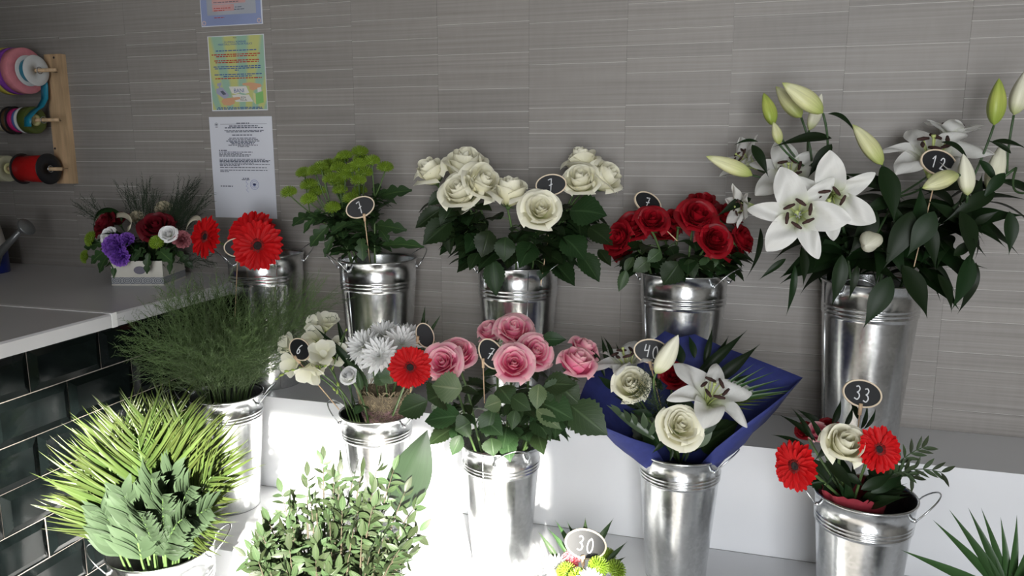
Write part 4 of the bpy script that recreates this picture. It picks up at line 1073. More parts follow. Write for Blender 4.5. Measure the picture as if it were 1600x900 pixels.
FR = [((232, 650, 1.12), nv(0.1, 0.3, 1), 1.0), ((300, 680, 1.16), nv(-0.1, 0.3, 1), 1.0), ((165, 700, 1.05), nv(0.4, 0.2, 1), 0.95), ((330, 740, 1.08), nv(-0.3, 0.4, 1), 0.9), ((195, 655, 1.18), nv(0.3, 0.3, 1), 1.0),
      ((268, 640, 1.20), nv(0, 0.3, 1), 1.0), ((140, 770, 1.04), nv(0.4, 0.4, 1), 0.8), ((340, 700, 1.18), nv(-0.4, 0.3, 1), 0.9), ((215, 680, 1.06), nv(0.1, 0.3, 1), 1.0), ((285, 650, 1.14), nv(-0.1, 0.3, 1), 1.0), ((250, 690, 1.08), nv(0, 0.3, 1), 1.0),
      ((150, 735, 1.12), nv(0.4, 0.3, 1), 0.9), ((320, 790, 1.06), nv(-0.4, 0.4, 1), 0.85)]
for (e, nn, sc) in FR:
    end = PY(e[0], e[1] + 5, e[2] + 0.06)
    frond('palm_frond', 'arching yellow-green palm frond with narrow leaflets beside the black tiles', 'yellow-green palm fronds', 'palm frond', fpath(bk_palm, end), 0.165 * sc, 24, PLEAF, rr, nn, 0.72, 0.74, 0.26, 0.55, droop=0.14)
FB = [((238, 735, 0.985), nv(0, 0.25, 1)), ((192, 760, 0.99), nv(0.2, 0.3, 1)), ((298, 752, 1.00), nv(-0.2, 0.3, 1)), ((270, 725, 1.04), nv(-0.1, 0.3, 1)), ((205, 725, 1.04), nv(0.1, 0.3, 1)), ((160, 790, 1.00), nv(0.3, 0.4, 1)), ((330, 785, 1.00), nv(-0.3, 0.4, 1)), ((255, 765, 0.97), nv(0, 0.3, 1)), ((215, 790, 0.96), nv(0, 0.3, 1)), ((290, 800, 0.97), nv(0, 0.3, 1))]
for (e, nn) in FB:
    end = PY(e[0], e[1] + 8, e[2] + 0.085)
    frond('feather_frond', 'grey-green frond of broad overlapping leaflets in front of the palm fronds', 'grey-green broad-leaflet fronds', 'frond', fpath(bk_palm, end), 0.078, 24, BLEAF, rr, nn, 1.25, 0.62, 0.16, 0.35, droop=0.0, profile=lambda u: 1.0 - 0.4 * u)
# dark fan of palm leaflets standing out of the frame's lower corner
base = PY(1575, 935, 1.12)
c2, r2, h2, rb2 = binfo(bk_rpalm)
tp_ = stem_path(bk_rpalm, base, rr=rr, n=6)
t = thing('palm_leaf', 'dark green fan palm leaf with separate pointed blades', 'palm leaf', tp_[0])
put('petiole', MB().tube(tp_, 0.003, 6).mesh('petiole', M_STEM_D), I4, t)
for (x, y, Y) in [(1412, 858, 1.10), (1463, 812, 1.12), (1488, 797, 1.13), (1517, 794, 1.14), (1538, 794, 1.15), (1567, 809, 1.15), (1593, 806, 1.15), (1625, 820, 1.13), (1660, 850, 1.10)]:
    e = PY(x, y, Y)
    put('blade', PLEAFD[0], leafmat(base, e, -CF + CU * 0.5 + rdir() * 0.1, 1.35), t)

# ------------------------------------------------------------------ bushy small-leaved greenery
rr = random.Random(55)
BT = []
for k in range(62):
    a = rr.uniform(0, 1)
    x = 520 + (rr.uniform(-1, 1)) * 125; top = 735 + 0.0042 * (x - 560) ** 2
    y = top + (900 - top) * rr.uniform(0, 1) ** 1.3
    Y = 1.17 - (y - 735) / 165 * 0.20 + rr.uniform(-0.04, 0.04)
    BT.append((x, y, Y))
BT += [(480, 745, 1.15), (505, 720, 1.18), (530, 725, 1.18), (556, 735, 1.2), (590, 730, 1.18), (615, 735, 1.16), (405, 850, 1.05), (385, 870, 1.04), (420, 815, 1.08), (650, 790, 1.12), (655, 830, 1.1), (640, 870, 1.05), (455, 790, 1.08), (440, 770, 1.12)]
for (x, y, Y) in BT:
    e = PY(x, y, Y)
    path = stem_path(bk_shrub, e, rr=rr, n=10)
    t = thing('greenery_branch', 'branch of small paired leaflets in the bushy greenery on the lowest step', 'greenery', path[0], 'bushy greenery branches')
    put('twig', MB().tube(path, [0.0018] * (len(path) - 4) + [0.0014, 0.0011, 0.0008, 0.0005], 5).mesh('twig', M_TWIG), I4, t)
    K = len(path); nrm = (-CF + rdir() * 1.3).normalized()
    for j in range(12):
        s = 0.28 + 0.72 * (j + 0.5) / 12
        i = min(K - 2, int(s * (K - 1))); p = path[i].lerp(path[i + 1], s * (K - 1) - i); td = (path[i + 1] - path[i]).normalized()
        sd = td.cross(nrm).normalized()
        for sg in (-1, 1):
            d = (td * 0.45 + sd * sg * 0.85 + rdir() * 0.6).normalized()
            put('leaflet', rr.choice(SLEAF), leafmat(p, p + d * rr.uniform(0.018, 0.032), nrm + rdir() * 0.5, rr.uniform(0.9, 1.2)), t)
    put('leaflet', SLEAF[0], leafmat(path[-1], path[-1] + (path[-1] - path[-2]).normalized() * 0.03, nrm, 1.0), t)
b, e = PY(618, 800, 1.22), PY(668, 675, 1.24)
path = stem_path(bk_shrub, b, rr=rr, n=8)
t = thing('broad_leaf', 'single broad pointed green leaf rising behind the bushy greenery', 'leaf', path[0])
put('stalk', MB().tube(path, 0.0025, 6).mesh('stalk', M_STEM), I4, t)
put('blade', leaf_mesh('blade', M_ASPI, 0.235, 0.42, 0.12, 0.12, 0, 20, 8, tip=0.95), leafmat(b, e, nv(0.25, 0.1, 1), 1.0), t)

# ------------------------------------------------------------------ freesias
rr = random.Random(61)
def freesia(blooms, buds, label, knee, seed):
    rr = random.Random(seed)
    kp = PY(*knee)
    path = stem_path(bk_free, kp, rr=rr, n=8)
    t = thing('freesia', label, 'freesia', path[0], 'white freesias')
    mb = MB().tube(path, 0.0019, 6)
    for (x, y, Y, n, Lpx) in blooms:
        p = PY(x, y, Y); nn = nv(*n); L = sz(Lpx * 0.84, p); b = p - nn * L * 0.6
        mb.tube(bez(kp, kp.lerp(b, 0.5) + V((0, 0, 0.004)), b, 5), 0.0014, 5)
        freesia_bloom(t, b, nn, L, seed + int(x))
    prev = kp
    for (x, y, Y) in buds:
        p = PY(x, y, Y); mb.tube([prev, p], 0.0012, 5)
        put('bud', FBUD, frame(p, (p - prev) + V((0, 0, 0.004)), None, rr.uniform(0.009, 0.013)), t)
        prev = p
    put('stem', mb.mesh('stem', M_STEM), I4, t)
    return t
freesia([(450, 540, 1.53, (-0.6, 0.3, 0.6), 34), (455, 568, 1.50, (-0.5, -0.2, 0.7), 34)], [(470, 575, 1.49), (458, 578, 1.48), (448, 580, 1.47), (440, 586, 1.46), (432, 592, 1.46)], 'freesia with green buds reaching out beside tag 6', (488, 582, 1.50), 1)
freesia([(512, 503, 1.56, (0.3, 0.8, 0.5), 34), (492, 506, 1.56, (-0.5, 0.6, 0.5), 30)], [(500, 512, 1.56), (503, 520, 1.56)], 'freesia topmost of the cluster, above tag 6', (506, 535, 1.55), 2)
freesia([(485, 582, 1.44, (-0.15, -0.75, 0.6), 42), (505, 550, 1.46, (0.15, 0.5, 0.8), 38), (500, 566, 1.46, (0.1, 0.2, 0.9), 34)], [(500, 575, 1.45), (508, 572, 1.45), (495, 572, 1.45)], 'freesia with a drooping white bloom below tag 6', (504, 585, 1.46), 3)
freesia([(492, 528, 1.53, (-0.2, 0.5, 0.8), 34), (524, 555, 1.52, (0.4, 0.3, 0.8), 34), (530, 540, 1.55, (0.2, 0.6, 0.7), 30)], [(541, 516, 1.55), (520, 575, 1.5), (528, 600, 1.48), (527, 612, 1.48), (522, 608, 1.48)], 'freesia between tag 6 and the white chrysanthemums', (512, 570, 1.52), 4)
# green blades and a lone lisianthus bloom with its tag
t = thing('freesia_leaf', 'two long dark green sword leaves crossing the freesias', 'leaf', binfo(bk_free)[0] + V((0, 0, 0.03)))
for (bx, by, bY, tx, ty, tY, w) in ((572, 602, 1.54, 494, 502, 1.50, 0.5), (560, 590, 1.55, 495, 527, 1.5, 0.5), (540, 560, 1.56, 527, 490, 1.56, 0.6)):
    put('blade', LLEAF[0], leafmat(PY(bx, by, bY), PY(tx, ty, tY), nv(0.4, 0.4, 1), w), t)
    pth = stem_path(bk_free, PY(bx, by, bY), rr=rr, n=5)
    put('stalk', MB().tube(pth, 0.0022, 5).mesh('stalk', M_STEM_D), I4, t)
rose(bk_free, 545, 587, 1.47, 26, (-0.1, 0.5, 0.8), 'half', M_WMUM, 'small white lisianthus bloom beside the sisal collar', None, 77, 1, 0.03, LEAFM, 0.2, 0.5, cat='lisianthus')

# small posy with a sisal collar, inside the same bucket
c, r, h, rb = binfo(bk_free)
pc = V((c.x + 0.028, c.y - 0.01, c.z + h - 0.05))
posy = thing('posy', 'sisal-wrapped posy of white chrysanthemums and a red gerbera', 'bouquet', pc)
def collar(c, r0, r1, z0, z1, m, seed, n=40, rag=0.008, name='collar'):
    rg = random.Random(seed); vs = []; fs = []; lay = 6; uv = []
    ph = [rg.uniform(-1, 1) for _ in range(n)]
    for j in range(lay + 1):
        t_ = j / lay
        for k in range(n):
            a = 2 * PI * k / n; rr_ = r0 + (r1 - r0) * t_ + 0.004 * ph[k] * t_
            vs.append((c.x + rr_ * math.cos(a), c.y + rr_ * math.sin(a) * 0.9, z0 + (z1 - z0) * t_ + (rag * ph[(k * 3) % n] if j == lay else 0))); uv.append((k / n, t_))
    for j in range(lay):
        for k in range(n): fs.append((j * n + k, j * n + (k + 1) % n, (j + 1) * n + (k + 1) % n, (j + 1) * n + k))
    return mk(name, vs, fs, m, uv)
def fibres(c, r0, r1, z0, z1, m, n, seed):
    rg = random.Random(seed); mb = MB()
    for k in range(n):
        a = rg.uniform(0, 6.28); u = rg.uniform(0, 1); da = rg.uniform(-0.35, 0.35); du = rg.uniform(-0.35, 0.35)
        pts = []
        for q in range(4):
            aa = a + da * q / 3; uu = min(1.08, max(0, u + du * q / 3)); rr_ = r0 + (r1 - r0) * uu + 0.0012 + 0.002 * math.sin(q * 2 + k)
            pts.append(V((c.x + rr_ * math.cos(aa), c.y + rr_ * math.sin(aa) * 0.9, z0 + (z1 - z0) * uu)))
        mb.tube(pts, 0.0008, 3, False)
    return mb.mesh('fibres', m)
zt = c.z + h
put('collar', collar(pc, 0.044, 0.066, zt - 0.03, zt + 0.060, M_SISAL, 3, 40, 0.002), I4, posy)
f_ = put('fibres', fibres(pc, 0.044, 0.066, zt - 0.03, zt + 0.064, M_SISALL, 900, 4), I4, posy); f_['kind'] = 'stuff'
f_ = put('fibres', fibres(pc, 0.050, 0.062, zt - 0.01, zt + 0.024, M_SISALP, 400, 8), I4, posy); f_['kind'] = 'stuff'
sb = MB()
for (x, y, Y, n, d) in ((600, 522, 1.58, (-0.1, 0.75, 0.6), 62), (566, 540, 1.53, (-0.4, 0.5, 0.8), 62), (592, 556, 1.46, (-0.1, 0.3, 0.95), 66), (628, 535, 1.53, (0.2, 0.65, 0.75), 66), (640, 522, 1.60, (0.3, 0.8, 0.4), 50)):
    p = PY(x, y, Y); nn = nv(*n); rad = sz(d, p) / 2
    put('flower_head', WMUM, frame(p - nn * rad * 0.2, nn, rdir(), rad), posy)
    sb.tube(bez(p - nn * rad * 0.25, p - nn * rad * 0.8, pc + V((rnd(-.01, .01), rnd(-.01, .01), 0.02)), 6), 0.0018, 5)
gp = PY(641, 574, 1.43); gerbera_head(posy, gp, nv(0.08, 0.15, 1), sz(70, gp) / 2, 9)
sb.tube(bez(gp + CF * 0.006, gp + CF * 0.04, pc, 6), 0.0028, 6)
put('stem', sb.mesh('stem', M_STEM), I4, posy)
for (bx, by, bY, tx, ty, tY, w, k) in ((600, 602, 1.46, 590, 580, 1.45, 1.6, 0), (612, 600, 1.46, 607, 572, 1.45, 1.6, 1), (565, 610, 1.47, 558, 578, 1.47, 0.6, 2), (650, 560, 1.58, 668, 500, 1.58, 0.3, 2), (655, 560, 1.58, 664, 478, 1.6, 0.2, 2), (664, 535, 1.58, 688, 492, 1.6, 0.2, 2), (575, 605, 1.5, 540, 560, 1.5, 0.5, 2), (630, 600, 1.5, 660, 545, 1.52, 1.0, 1)):
    put('leaf', LEAFM[k], leafmat(PY(bx, by, bY), PY(tx, ty, tY), nv(0.1, 0.4, 1), w), posy)
p = PY(672, 540, 1.57); put('flower_head', CARN['w'], frame(p, nv(0.2, 0.6, 0.8), None, sz(26, p) / 2), posy)

# ------------------------------------------------------------------ bouquet in blue paper
c, r, h, rb = binfo(bk_blue)
bq = thing('bouquet', 'bouquet of white lilies and roses wrapped in deep blue paper', 'bouquet', c + V((0, 0, 0.05)))
OUT = [(1022, 696, 1.50), (985, 684, 1.47), (949, 669, 1.46), (922, 650, 1.48), (902, 632, 1.51), (912, 606, 1.54), (921, 585, 1.59), (955, 572, 1.64), (990, 552, 1.66), (1015, 536, 1.67), (1039, 517, 1.675), (1062, 527, 1.68), (1085, 522, 1.68),
       (1130, 542, 1.675), (1166, 555, 1.66), (1212, 573, 1.63), (1254, 590, 1.60), (1228, 615, 1.55), (1198, 639, 1.50), (1158, 668, 1.49), (1118, 700, 1.50), (1095, 725, 1.54), (1065, 730, 1.54), (1038, 722, 1.54)]
def wrap_paper(OUT, c, rz, rad, m, name, lay=8, crinkle=0.004, th=0.0012):
    outer = [PY(*o) for o in OUT]; n = len(outer); vs = []; fs = []; uv = []
    # fan angles follow the outline
    for j in range(lay + 1):
        t_ = j / lay
        for k, o in enumerate(outer):
            d = V((o.x - c.x, o.y - c.y, 0)); d.normalize()
            b = V((c.x, c.y, rz)) + d * rad
            p = b.lerp(o, t_)
            sag = math.sin(PI * t_) * 0.18 * (o - b).length
            p = p + V((0, 0, -sag * 0.35)) + d * (-sag * 0.05) + d * crinkle * math.sin(k * 2.4 + j * 1.3) * math.sin(PI * t_)
            vs.append(p); uv.append((k / n, t_))
    for j in range(lay):
        for k in range(n): fs.append((j * n + k, j * n + (k + 1) % n, (j + 1) * n + (k + 1) % n, (j + 1) * n + k))
    return mk(name, vs, fs, m, uv)
wp = put('wrap_paper', wrap_paper(OUT, c, c.z + h - 0.05, 0.055, M_BLUEW, 'wrap_paper'), I4, bq)
sm = wp.modifiers.new('thickness', 'SOLIDIFY'); sm.thickness = 0.0008
core = c + V((0, 0.01, h - 0.04))
sb = MB()
def bq_rose(host, core, x, y, Y, d, n, st, m, seed, sb):
    p = PY(x, y, Y); nn = nv(*n); rad = sz(d, p) / 2
    bp = rose_bloom(host, p, nn, rad, m, st, seed, 'rose_bloom')
    sb.tube(bez(bp, bp - nn * 0.04, core, 7), 0.0026, 6)
bq_rose(bq, core, 985, 602, 1.50, 60, (-0.2, 0.5, 0.8), 'half', M_WROSE, 1, sb)
bq_rose(bq, core, 1064, 666, 1.43, 70, (0.1, 0.45, 0.9), 'open', M_WROSE, 2, sb)
bq_rose(bq, core, 1052, 586, 1.57, 44, (0.0, 0.5, 0.8), 'open', M_RROSE, 3, sb)
def bq_lily(host, core, x, y, Y, n, L, op, roll, seed, sb, cnt=6):
    p = PY(x, y, Y); nn = nv(*n); sb.tube(bez(p, p - nn * 0.03, core, 7), 0.0024, 6)
    hh = lily_bloom(host, p, nn, sz(L, p), seed, op, roll, cnt)
bq_lily(bq, core, 985, 592, 1.57, (-0.25, 0.95, 0.25), 80, 0.85, 0.4, 4, sb)
bq_lily(bq, core, 1100, 638, 1.50, (0.15, 0.65, 0.6), 90, 0.95, 0.55, 5, sb)
b_, t_ = PY(1024, 584, 1.47), PY(1060, 523, 1.47)
lily_bud(bq, b_, t_, 'w', 1.05); sb.tube(bez(b_, b_ + (b_ - t_) * 0.4, core, 7), 0.0024, 6)
put('stem', sb.mesh('stem', M_STEM), I4, bq)
def lset(host, specs, pool, up=(0.1, 0.4, 1), nm='leaf'):
    for (bx, by, bY, tx, ty, tY, w, k) in specs:
        put(nm, pool[k % len(pool)], leafmat(PY(bx, by, bY), PY(tx, ty, tY), nv(*up) + rdir() * 0.2, w), host)
lset(bq, [(1040, 625, 1.48, 1095, 640, 1.45, 2.0, 2), (1110, 600, 1.58, 1190, 538, 1.6, 0.9, 0), (1085, 590, 1.6, 1170, 515, 1.63, 0.7, 0), (1105, 590, 1.6, 1140, 522, 1.63, 0.9, 1), (1100, 570, 1.62, 1115, 510, 1.64, 0.8, 0), (1115, 620, 1.55, 1180, 580, 1.57, 1.2, 0),
          (950, 575, 1.58, 940, 522, 1.60, 0.7, 0), (958, 570, 1.58, 948, 520, 1.61, 0.6, 1), (970, 570, 1.6, 965, 535, 1.61, 0.8, 0), (945, 590, 1.56, 920, 530, 1.58, 0.6, 0), (960, 610, 1.52, 935, 585, 1.52, 1.5, 2), (1040, 690, 1.44, 1018, 708, 1.42, 1.2, 0),
          (1050, 700, 1.43, 1048, 722, 1.42, 1.3, 0), (1075, 700, 1.43, 1072, 724, 1.42, 1.2, 1), (1110, 640, 1.46, 1110, 690, 1.46, 1.6, 2), (1085, 560, 1.62, 1078, 520, 1.64, 1.3, 0), (1065, 570, 1.63, 1060, 530, 1.65, 1.5, 2), (1000, 640, 1.48, 960, 615, 1.48, 1.2, 0),
          (1020, 650, 1.46, 985, 640, 1.45, 1.5, 2), (1000, 560, 1.62, 1010, 530, 1.64, 1.4, 2), (1035, 610, 1.52, 1010, 580, 1.54, 1.5, 2), (1090, 680, 1.45, 1130, 640, 1.46, 1.6, 2)], LLEAF)
lset(bq, [(1022, 686, 1.44, 948, 632, 1.44, 0.6, 0), (985, 660, 1.44, 975, 640, 1.43, 1.6, 0), (995, 665, 1.44, 988, 645, 1.43, 1.6, 1), (1008, 670, 1.44, 1005, 645, 1.43, 1.6, 0), (1015, 682, 1.44, 1024, 658, 1.43, 1.6, 1), (970, 648, 1.44, 955, 632, 1.43, 1.6, 0), (1085, 700, 1.45, 1115, 660, 1.45, 1.8, 0)], BLEAF)
for (x, y) in ((1210, 578), (1222, 590), (1232, 601), (1240, 608), (1230, 612), (1215, 618), (1200, 625), (1190, 632), (1180, 640), (1165, 650), (1196, 572), (1180, 566)):
    put('blade', PLEAFD[0] if y < 610 else PLEAF[0], leafmat(PY(1095 + (y - 570) * 0.25, 633, 1.50), PY(x, y, 1.52), nv(0.1, 0.6, 1) + rdir() * .2, 0.75), bq)
rr = random.Random(15)
for k in range(26):
    a = rr.uniform(0, 6.28); b_ = core + V((0.03 * math.cos(a), 0.02 * math.sin(a), 0.02)); d = V((math.cos(a) * 0.95, math.sin(a) * 0.55 - 0.05, rr.uniform(0.75, 1.2))).normalized()
    put('leaf', rr.choice(LLEAF + [LEAF[0], LEAF[1]]), leafmat(b_ + d * 0.03, b_ + d * rr.uniform(0.10, 0.135), V((0, -0.6, 0.6)) + rdir() * 0.4, rr.uniform(0.9, 1.3)), bq)
rr = random.Random(5)
for (x, y, Y) in ((1000, 590, 1.46), (1012, 600, 1.46), (1005, 612, 1.45), (1015, 580, 1.47), (1020, 620, 1.45), (1030, 630, 1.45), (995, 625, 1.46)):
    e = PY(x, y, Y)
    fern_spray(bq, bez(core, core.lerp(e, 0.6) + V((0, 0, 0.02)), e, 8), rr, M_FERN_D, 0.05, 16, 7, 0.00035, 0.5, 0.5)

# ------------------------------------------------------------------ small bouquet in dark red wrap
c, r, h, rb = binfo(bk_red)
bq2 = thing('bouquet', 'small bouquet of red gerberas and a white rose in dark red wrap', 'bouquet', c + V((0, 0, 0.05)))
rc = V((c.x - 0.022, c.y - 0.012, c.z + h))
put('wrap_paper', collar(rc, 0.045, 0.060, c.z + h - 0.06, c.z + h + 0.012, M_REDW, 12, 44, 0.003, 'wrap_paper'), I4, bq2)
core = rc + V((0, 0, -0.03)); sb = MB()
bq_rose(bq2, core, 1320, 696, 1.36, 70, (-0.05, 0.6, 0.75), 'half', M_WROSE, 11, sb)
bq_rose(bq2, core, 1279, 676, 1.43, 34, (-0.3, 0.5, 0.7), 'half', M_PROSE, 12, sb)
bq_rose(bq2, core, 1296, 668, 1.47, 34, (-0.1, 0.6, 0.7), 'open', M_RROSE, 13, sb)
bq_rose(bq2, core, 1258, 672, 1.46, 30, (-0.4, 0.6, 0.6), 'open', M_RROSE, 14, sb)
for (x, y, Y, d, n, sd) in ((1373, 702, 1.36, 76, (0.15, 0.2, 1), 15), (1243, 728, 1.36, 82, (-0.95, 0.05, 0.6), 16)):
    p = PY(x, y, Y); gerbera_head(bq2, p, nv(*n), sz(d, p) / 2, sd); sb.tube(bez(p - nv(*n) * 0.006, p - nv(*n) * 0.035, core, 6), 0.0028, 6)
put('stem', sb.mesh('stem', M_STEM), I4, bq2)
lset(bq2, [(1290, 720, 1.36, 1340, 765, 1.36, 1.3, 2), (1345, 765, 1.36, 1402, 738, 1.38, 1.3, 0), (1360, 770, 1.38, 1420, 742, 1.40, 1.2, 1), (1275, 690, 1.40, 1218, 640, 1.43, 0.7, 0), (1262, 700, 1.40, 1205, 672, 1.42, 0.6, 1), (1270, 690, 1.4, 1240, 632, 1.43, 0.6, 0), (1285, 690, 1.38, 1264, 645, 1.40, 0.8, 2),
           (1300, 665, 1.47, 1318, 622, 1.49, 1.0, 0), (1318, 668, 1.47, 1338, 635, 1.48, 1.1, 1), (1285, 665, 1.48, 1245, 637, 1.49, 1.0, 0), (1345, 670, 1.47, 1360, 632, 1.48, 0.9, 0), (1350, 670, 1.46, 1375, 640, 1.47, 0.8, 1), (1290, 755, 1.38, 1257, 757, 1.37, 0.8, 0), (1300, 740, 1.38, 1290, 765, 1.37, 0.9, 1),
           (1320, 740, 1.39, 1352, 760, 1.38, 1.6, 2), (1355, 735, 1.40, 1395, 750, 1.40, 1.5, 2), (1300, 690, 1.42, 1275, 720, 1.40, 1.3, 2), (1340, 655, 1.48, 1330, 620, 1.49, 1.3, 0)], LLEAF)
rr = random.Random(16)
for k in range(24):
    a = rr.uniform(0, 6.28); b_ = core + V((0.02 * math.cos(a), 0.02 * math.sin(a), 0.01)); d = V((math.cos(a) * 0.8, math.sin(a) * 0.55 - 0.1, rr.uniform(0.5, 1.0))).normalized()
    put('leaf', rr.choice(LLEAF + [LEAF[0]]), leafmat(b_ + d * 0.02, b_ + d * rr.uniform(0.07, 0.11), V((0, -0.6, 0.6)) + rdir() * 0.4, rr.uniform(0.9, 1.3)), bq2)
for (ex, ey) in ((1470, 738), (1440, 700), (1424, 745)):
    e = PY(ex, ey, 1.42); pth = bez(core, PY(1400, 715, 1.42), e, 10)
    put('twig', MB().tube(pth, 0.0009, 5).mesh('twig', M_STEM_D), I4, bq2)
    for j in range(4, 11):
        for sg in (-1, 1):
            td = (pth[j] - pth[j - 1]).normalized(); sd = td.cross(CF).normalized()
            put('leaflet', SLEAF[j % 2], leafmat(pth[j], pth[j] + (td * 0.8 + sd * sg * 0.7 + rdir() * 0.2).normalized() * 0.028, -CF + CU * .4, 0.7), bq2)

# ------------------------------------------------------------------ bouquet under the tag marked 30
c, r, h, rb = binfo(bk_30)
bq3 = thing('bouquet', 'pale sunlit bouquet with green chrysanthemums and pointed leaves', 'bouquet', c + V((0, 0, 0.05)))
core = c + V((0, 0, h - 0.02)); sb = MB()
for i, (x, y, Y, d) in enumerate(((935, 885, 1.16, 36), (962, 890, 1.18, 36), (885, 893, 1.15, 34), (950, 868, 1.22, 28), (905, 905, 1.13, 40))):
    p = PY(x, y, Y); put('flower_head', GMUM, frame(p, nv((x - 915) / 120, 0.7, 0.6), None, sz(d, p) / 2 * 0.95), bq3); sb.tube(bez(p, p - V((0, 0, 0.05)), core, 5), 0.002, 5)
for i, (x, y, Y, d) in enumerate(((868, 888, 1.17, 46), (893, 878, 1.20, 40), (922, 908, 1.12, 44))):
    p = PY(x, y, Y); put('flower_head', WMUM if i != 1 else CARN['k'], frame(p, nv((x - 915) / 120, 0.8, 0.5), None, sz(d, p) / 2), bq3); sb.tube(bez(p, p - V((0, 0, 0.05)), core, 5), 0.002, 5)
put('stem', sb.mesh('stem', M_STEM), I4, bq3)
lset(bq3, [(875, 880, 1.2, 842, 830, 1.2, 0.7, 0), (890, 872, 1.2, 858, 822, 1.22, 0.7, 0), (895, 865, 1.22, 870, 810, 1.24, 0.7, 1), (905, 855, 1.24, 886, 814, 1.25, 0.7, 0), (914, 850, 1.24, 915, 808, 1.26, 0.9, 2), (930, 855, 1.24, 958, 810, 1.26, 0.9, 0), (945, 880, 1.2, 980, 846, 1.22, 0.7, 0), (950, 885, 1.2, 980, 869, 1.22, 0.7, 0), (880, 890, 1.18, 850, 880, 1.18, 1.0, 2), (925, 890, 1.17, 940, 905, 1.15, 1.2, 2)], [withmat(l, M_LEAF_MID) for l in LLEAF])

rr = random.Random(18)
for k in range(22):
    a = rr.uniform(0, 6.28); b_ = core + V((0.03 * math.cos(a), 0.03 * math.sin(a), 0.015)); d = V((math.cos(a) * 0.8, math.sin(a) * 0.8, rr.uniform(0.3, 0.9))).normalized()
    put('leaf', rr.choice(LEAFM), leafmat(b_ + d * 0.015, b_ + d * rr.uniform(0.06, 0.09), V((0, -0.4, 0.8)) + rdir() * 0.4, rr.uniform(0.8, 1.2)), bq3)

# ------------------------------------------------------------------ price tags
price_tag(372, 387, 1.715, '5', 'chalkboard price tag half hidden behind a red gerbera', 0, (0.1, 0.05, 1), PY(366, 520, 1.67), th=0.75)
price_tag(563, 324, 1.685, '7', 'chalkboard price tag marked 7, tilted, among green chrysanthemums', R(-26), (0.1, 0.1, 1), PY(578, 410, 1.755), th=0.72)
price_tag(861, 289, 1.74, '7', 'chalkboard price tag marked 7 between the white roses', R(-8), (0.0, 0.1, 1), None, bk_wrose, th=0.7, clip=False)
price_tag(1012, 317, 1.78, '7', 'chalkboard price tag marked 7 above the red roses', R(20), (0.45, 0.2, 1), PY(1060, 378, 1.72), th=0.6)
price_tag(1466, 254, 1.72, '12', 'chalkboard price tag marked 12 among the lily buds', R(-14) * -1, (0.05, 0.05, 1), None, bk_lily, clip=False, sc=1.02)
price_tag(469, 546, 1.455, '6', 'chalkboard price tag marked 6 among the freesias', R(28), (-0.5, 0.2, 1), PY(530, 640, 1.50), sc=0.92)
price_tag(664, 524, 1.555, '', 'small chalkboard price tag with no visible number behind the posy leaf', R(70), (0.3, 0.15, 1), PY(640, 620, 1.58), sc=0.8)
price_tag(768, 553, 1.50, '7', 'chalkboard price tag marked 7 touching the pink roses', R(55), (-0.35, 0.1, 1), PY(757, 630, 1.50), th=0.6, tilt=R(50) * 0.6)
price_tag(1018, 549, 1.53, '40', 'chalkboard price tag marked 40 behind a closed lily bud', R(8), (-0.2, 0.1, 1), PY(1034, 640, 1.52), th=0.62)
price_tag(1347, 615, 1.47, '33', 'chalkboard price tag marked 33 standing above the red gerberas', R(13), (0, 0.1, 1), PY(1335, 720, 1.44), th=0.62)
price_tag(915, 850, 1.20, '30', 'chalkboard price tag marked 30 above pale sunlit flowers', R(12), (0, 0.15, 1), binfo(bk_30)[0] + V((0, 0, 0.2)), th=0.6)
#@@TAGS_END

# ------------------------------------------------------------------ papers taped to the wall
YP = D - 0.0035
M_PAPER = mat('white_paper', (0.66, 0.68, 0.74), 0.6, noise=0.02, scale=4)
M_INK = mat('print_ink_grey', (0.10, 0.11, 0.15), 0.8)
M_INKB = mat('print_ink_blue', (0.04, 0.09, 0.30), 0.8)
M_INKR = mat('print_ink_red', (0.42, 0.035, 0.02), 0.8)
M_INKK = mat('print_ink_black', (0.02, 0.02, 0.025), 0.8)
def flat(mat_, polys, name='print', dy=0.0):
    if name in ('printed_text', 'rosette', 'stamp'): dy = 0.0005
    """flat print: polygons in (x, z) on the wall plane"""
    vs = []; fs = []
    for pl in polys:
        o = len(vs); vs += [(x, YP - 0.0009 - dy, z) for x, z in pl]; fs.append(tuple(range(o, o + len(pl))))
    return mk(name, vs, fs, mat_, None, False)
def rect(x0, z0, x1, z1): return [(x0, z0), (x1, z0), (x1, z1), (x0, z1)]
def words(x0, x1, z, hgt, rg, fill=1.0):
    out = []; x = x0
    while x < x1 - 0.002:
        w = min(rg.uniform(0.004, 0.014), x1 - x); out.append(rect(x, z, x + w, z + hgt)); x += w + 0.0022
    return out
def texted(body, x, z, size, m, parent, align='CENTER', sx=1.0):
    cu = bpy.data.curves.new('lettering', 'FONT'); cu.body = body; cu.size = size; cu.align_x = align; cu.extrude = 0.0
    to = bpy.data.objects.new('lettering_tmp', cu)
    me = bpy.data.meshes.new_from_object(to)
    bpy.data.objects.remove(to); bpy.data.curves.remove(cu)
    me.materials.clear(); me.materials.append(m)
    W = M.Translation((x, YP - 0.0012, z)) @ M.Rotation(PI / 2, 4, 'X') @ M.Diagonal((sx, 1, 1, 1))
    return put('lettering', me, W, parent)
def sheet(x0, z0, x1, z1, name, label, m):
    t = thing(name, label, 'poster', ((x0 + x1) / 2, YP, z0))
    nseg = 10
    def fn(a, b): return V((x0 + (x1 - x0) * a, YP - 0.0004 + 0.0003 * math.cos(a * 6), z0 + (z1 - z0) * b))
    put('sheet', MB().box((x0, YP - 0.0006, z0), (x1, YP, z1)).mesh('sheet', m, False), I4, t)
    return t
def putstuff(*a):
    o = put(*a); o['kind'] = 'stuff'; return o
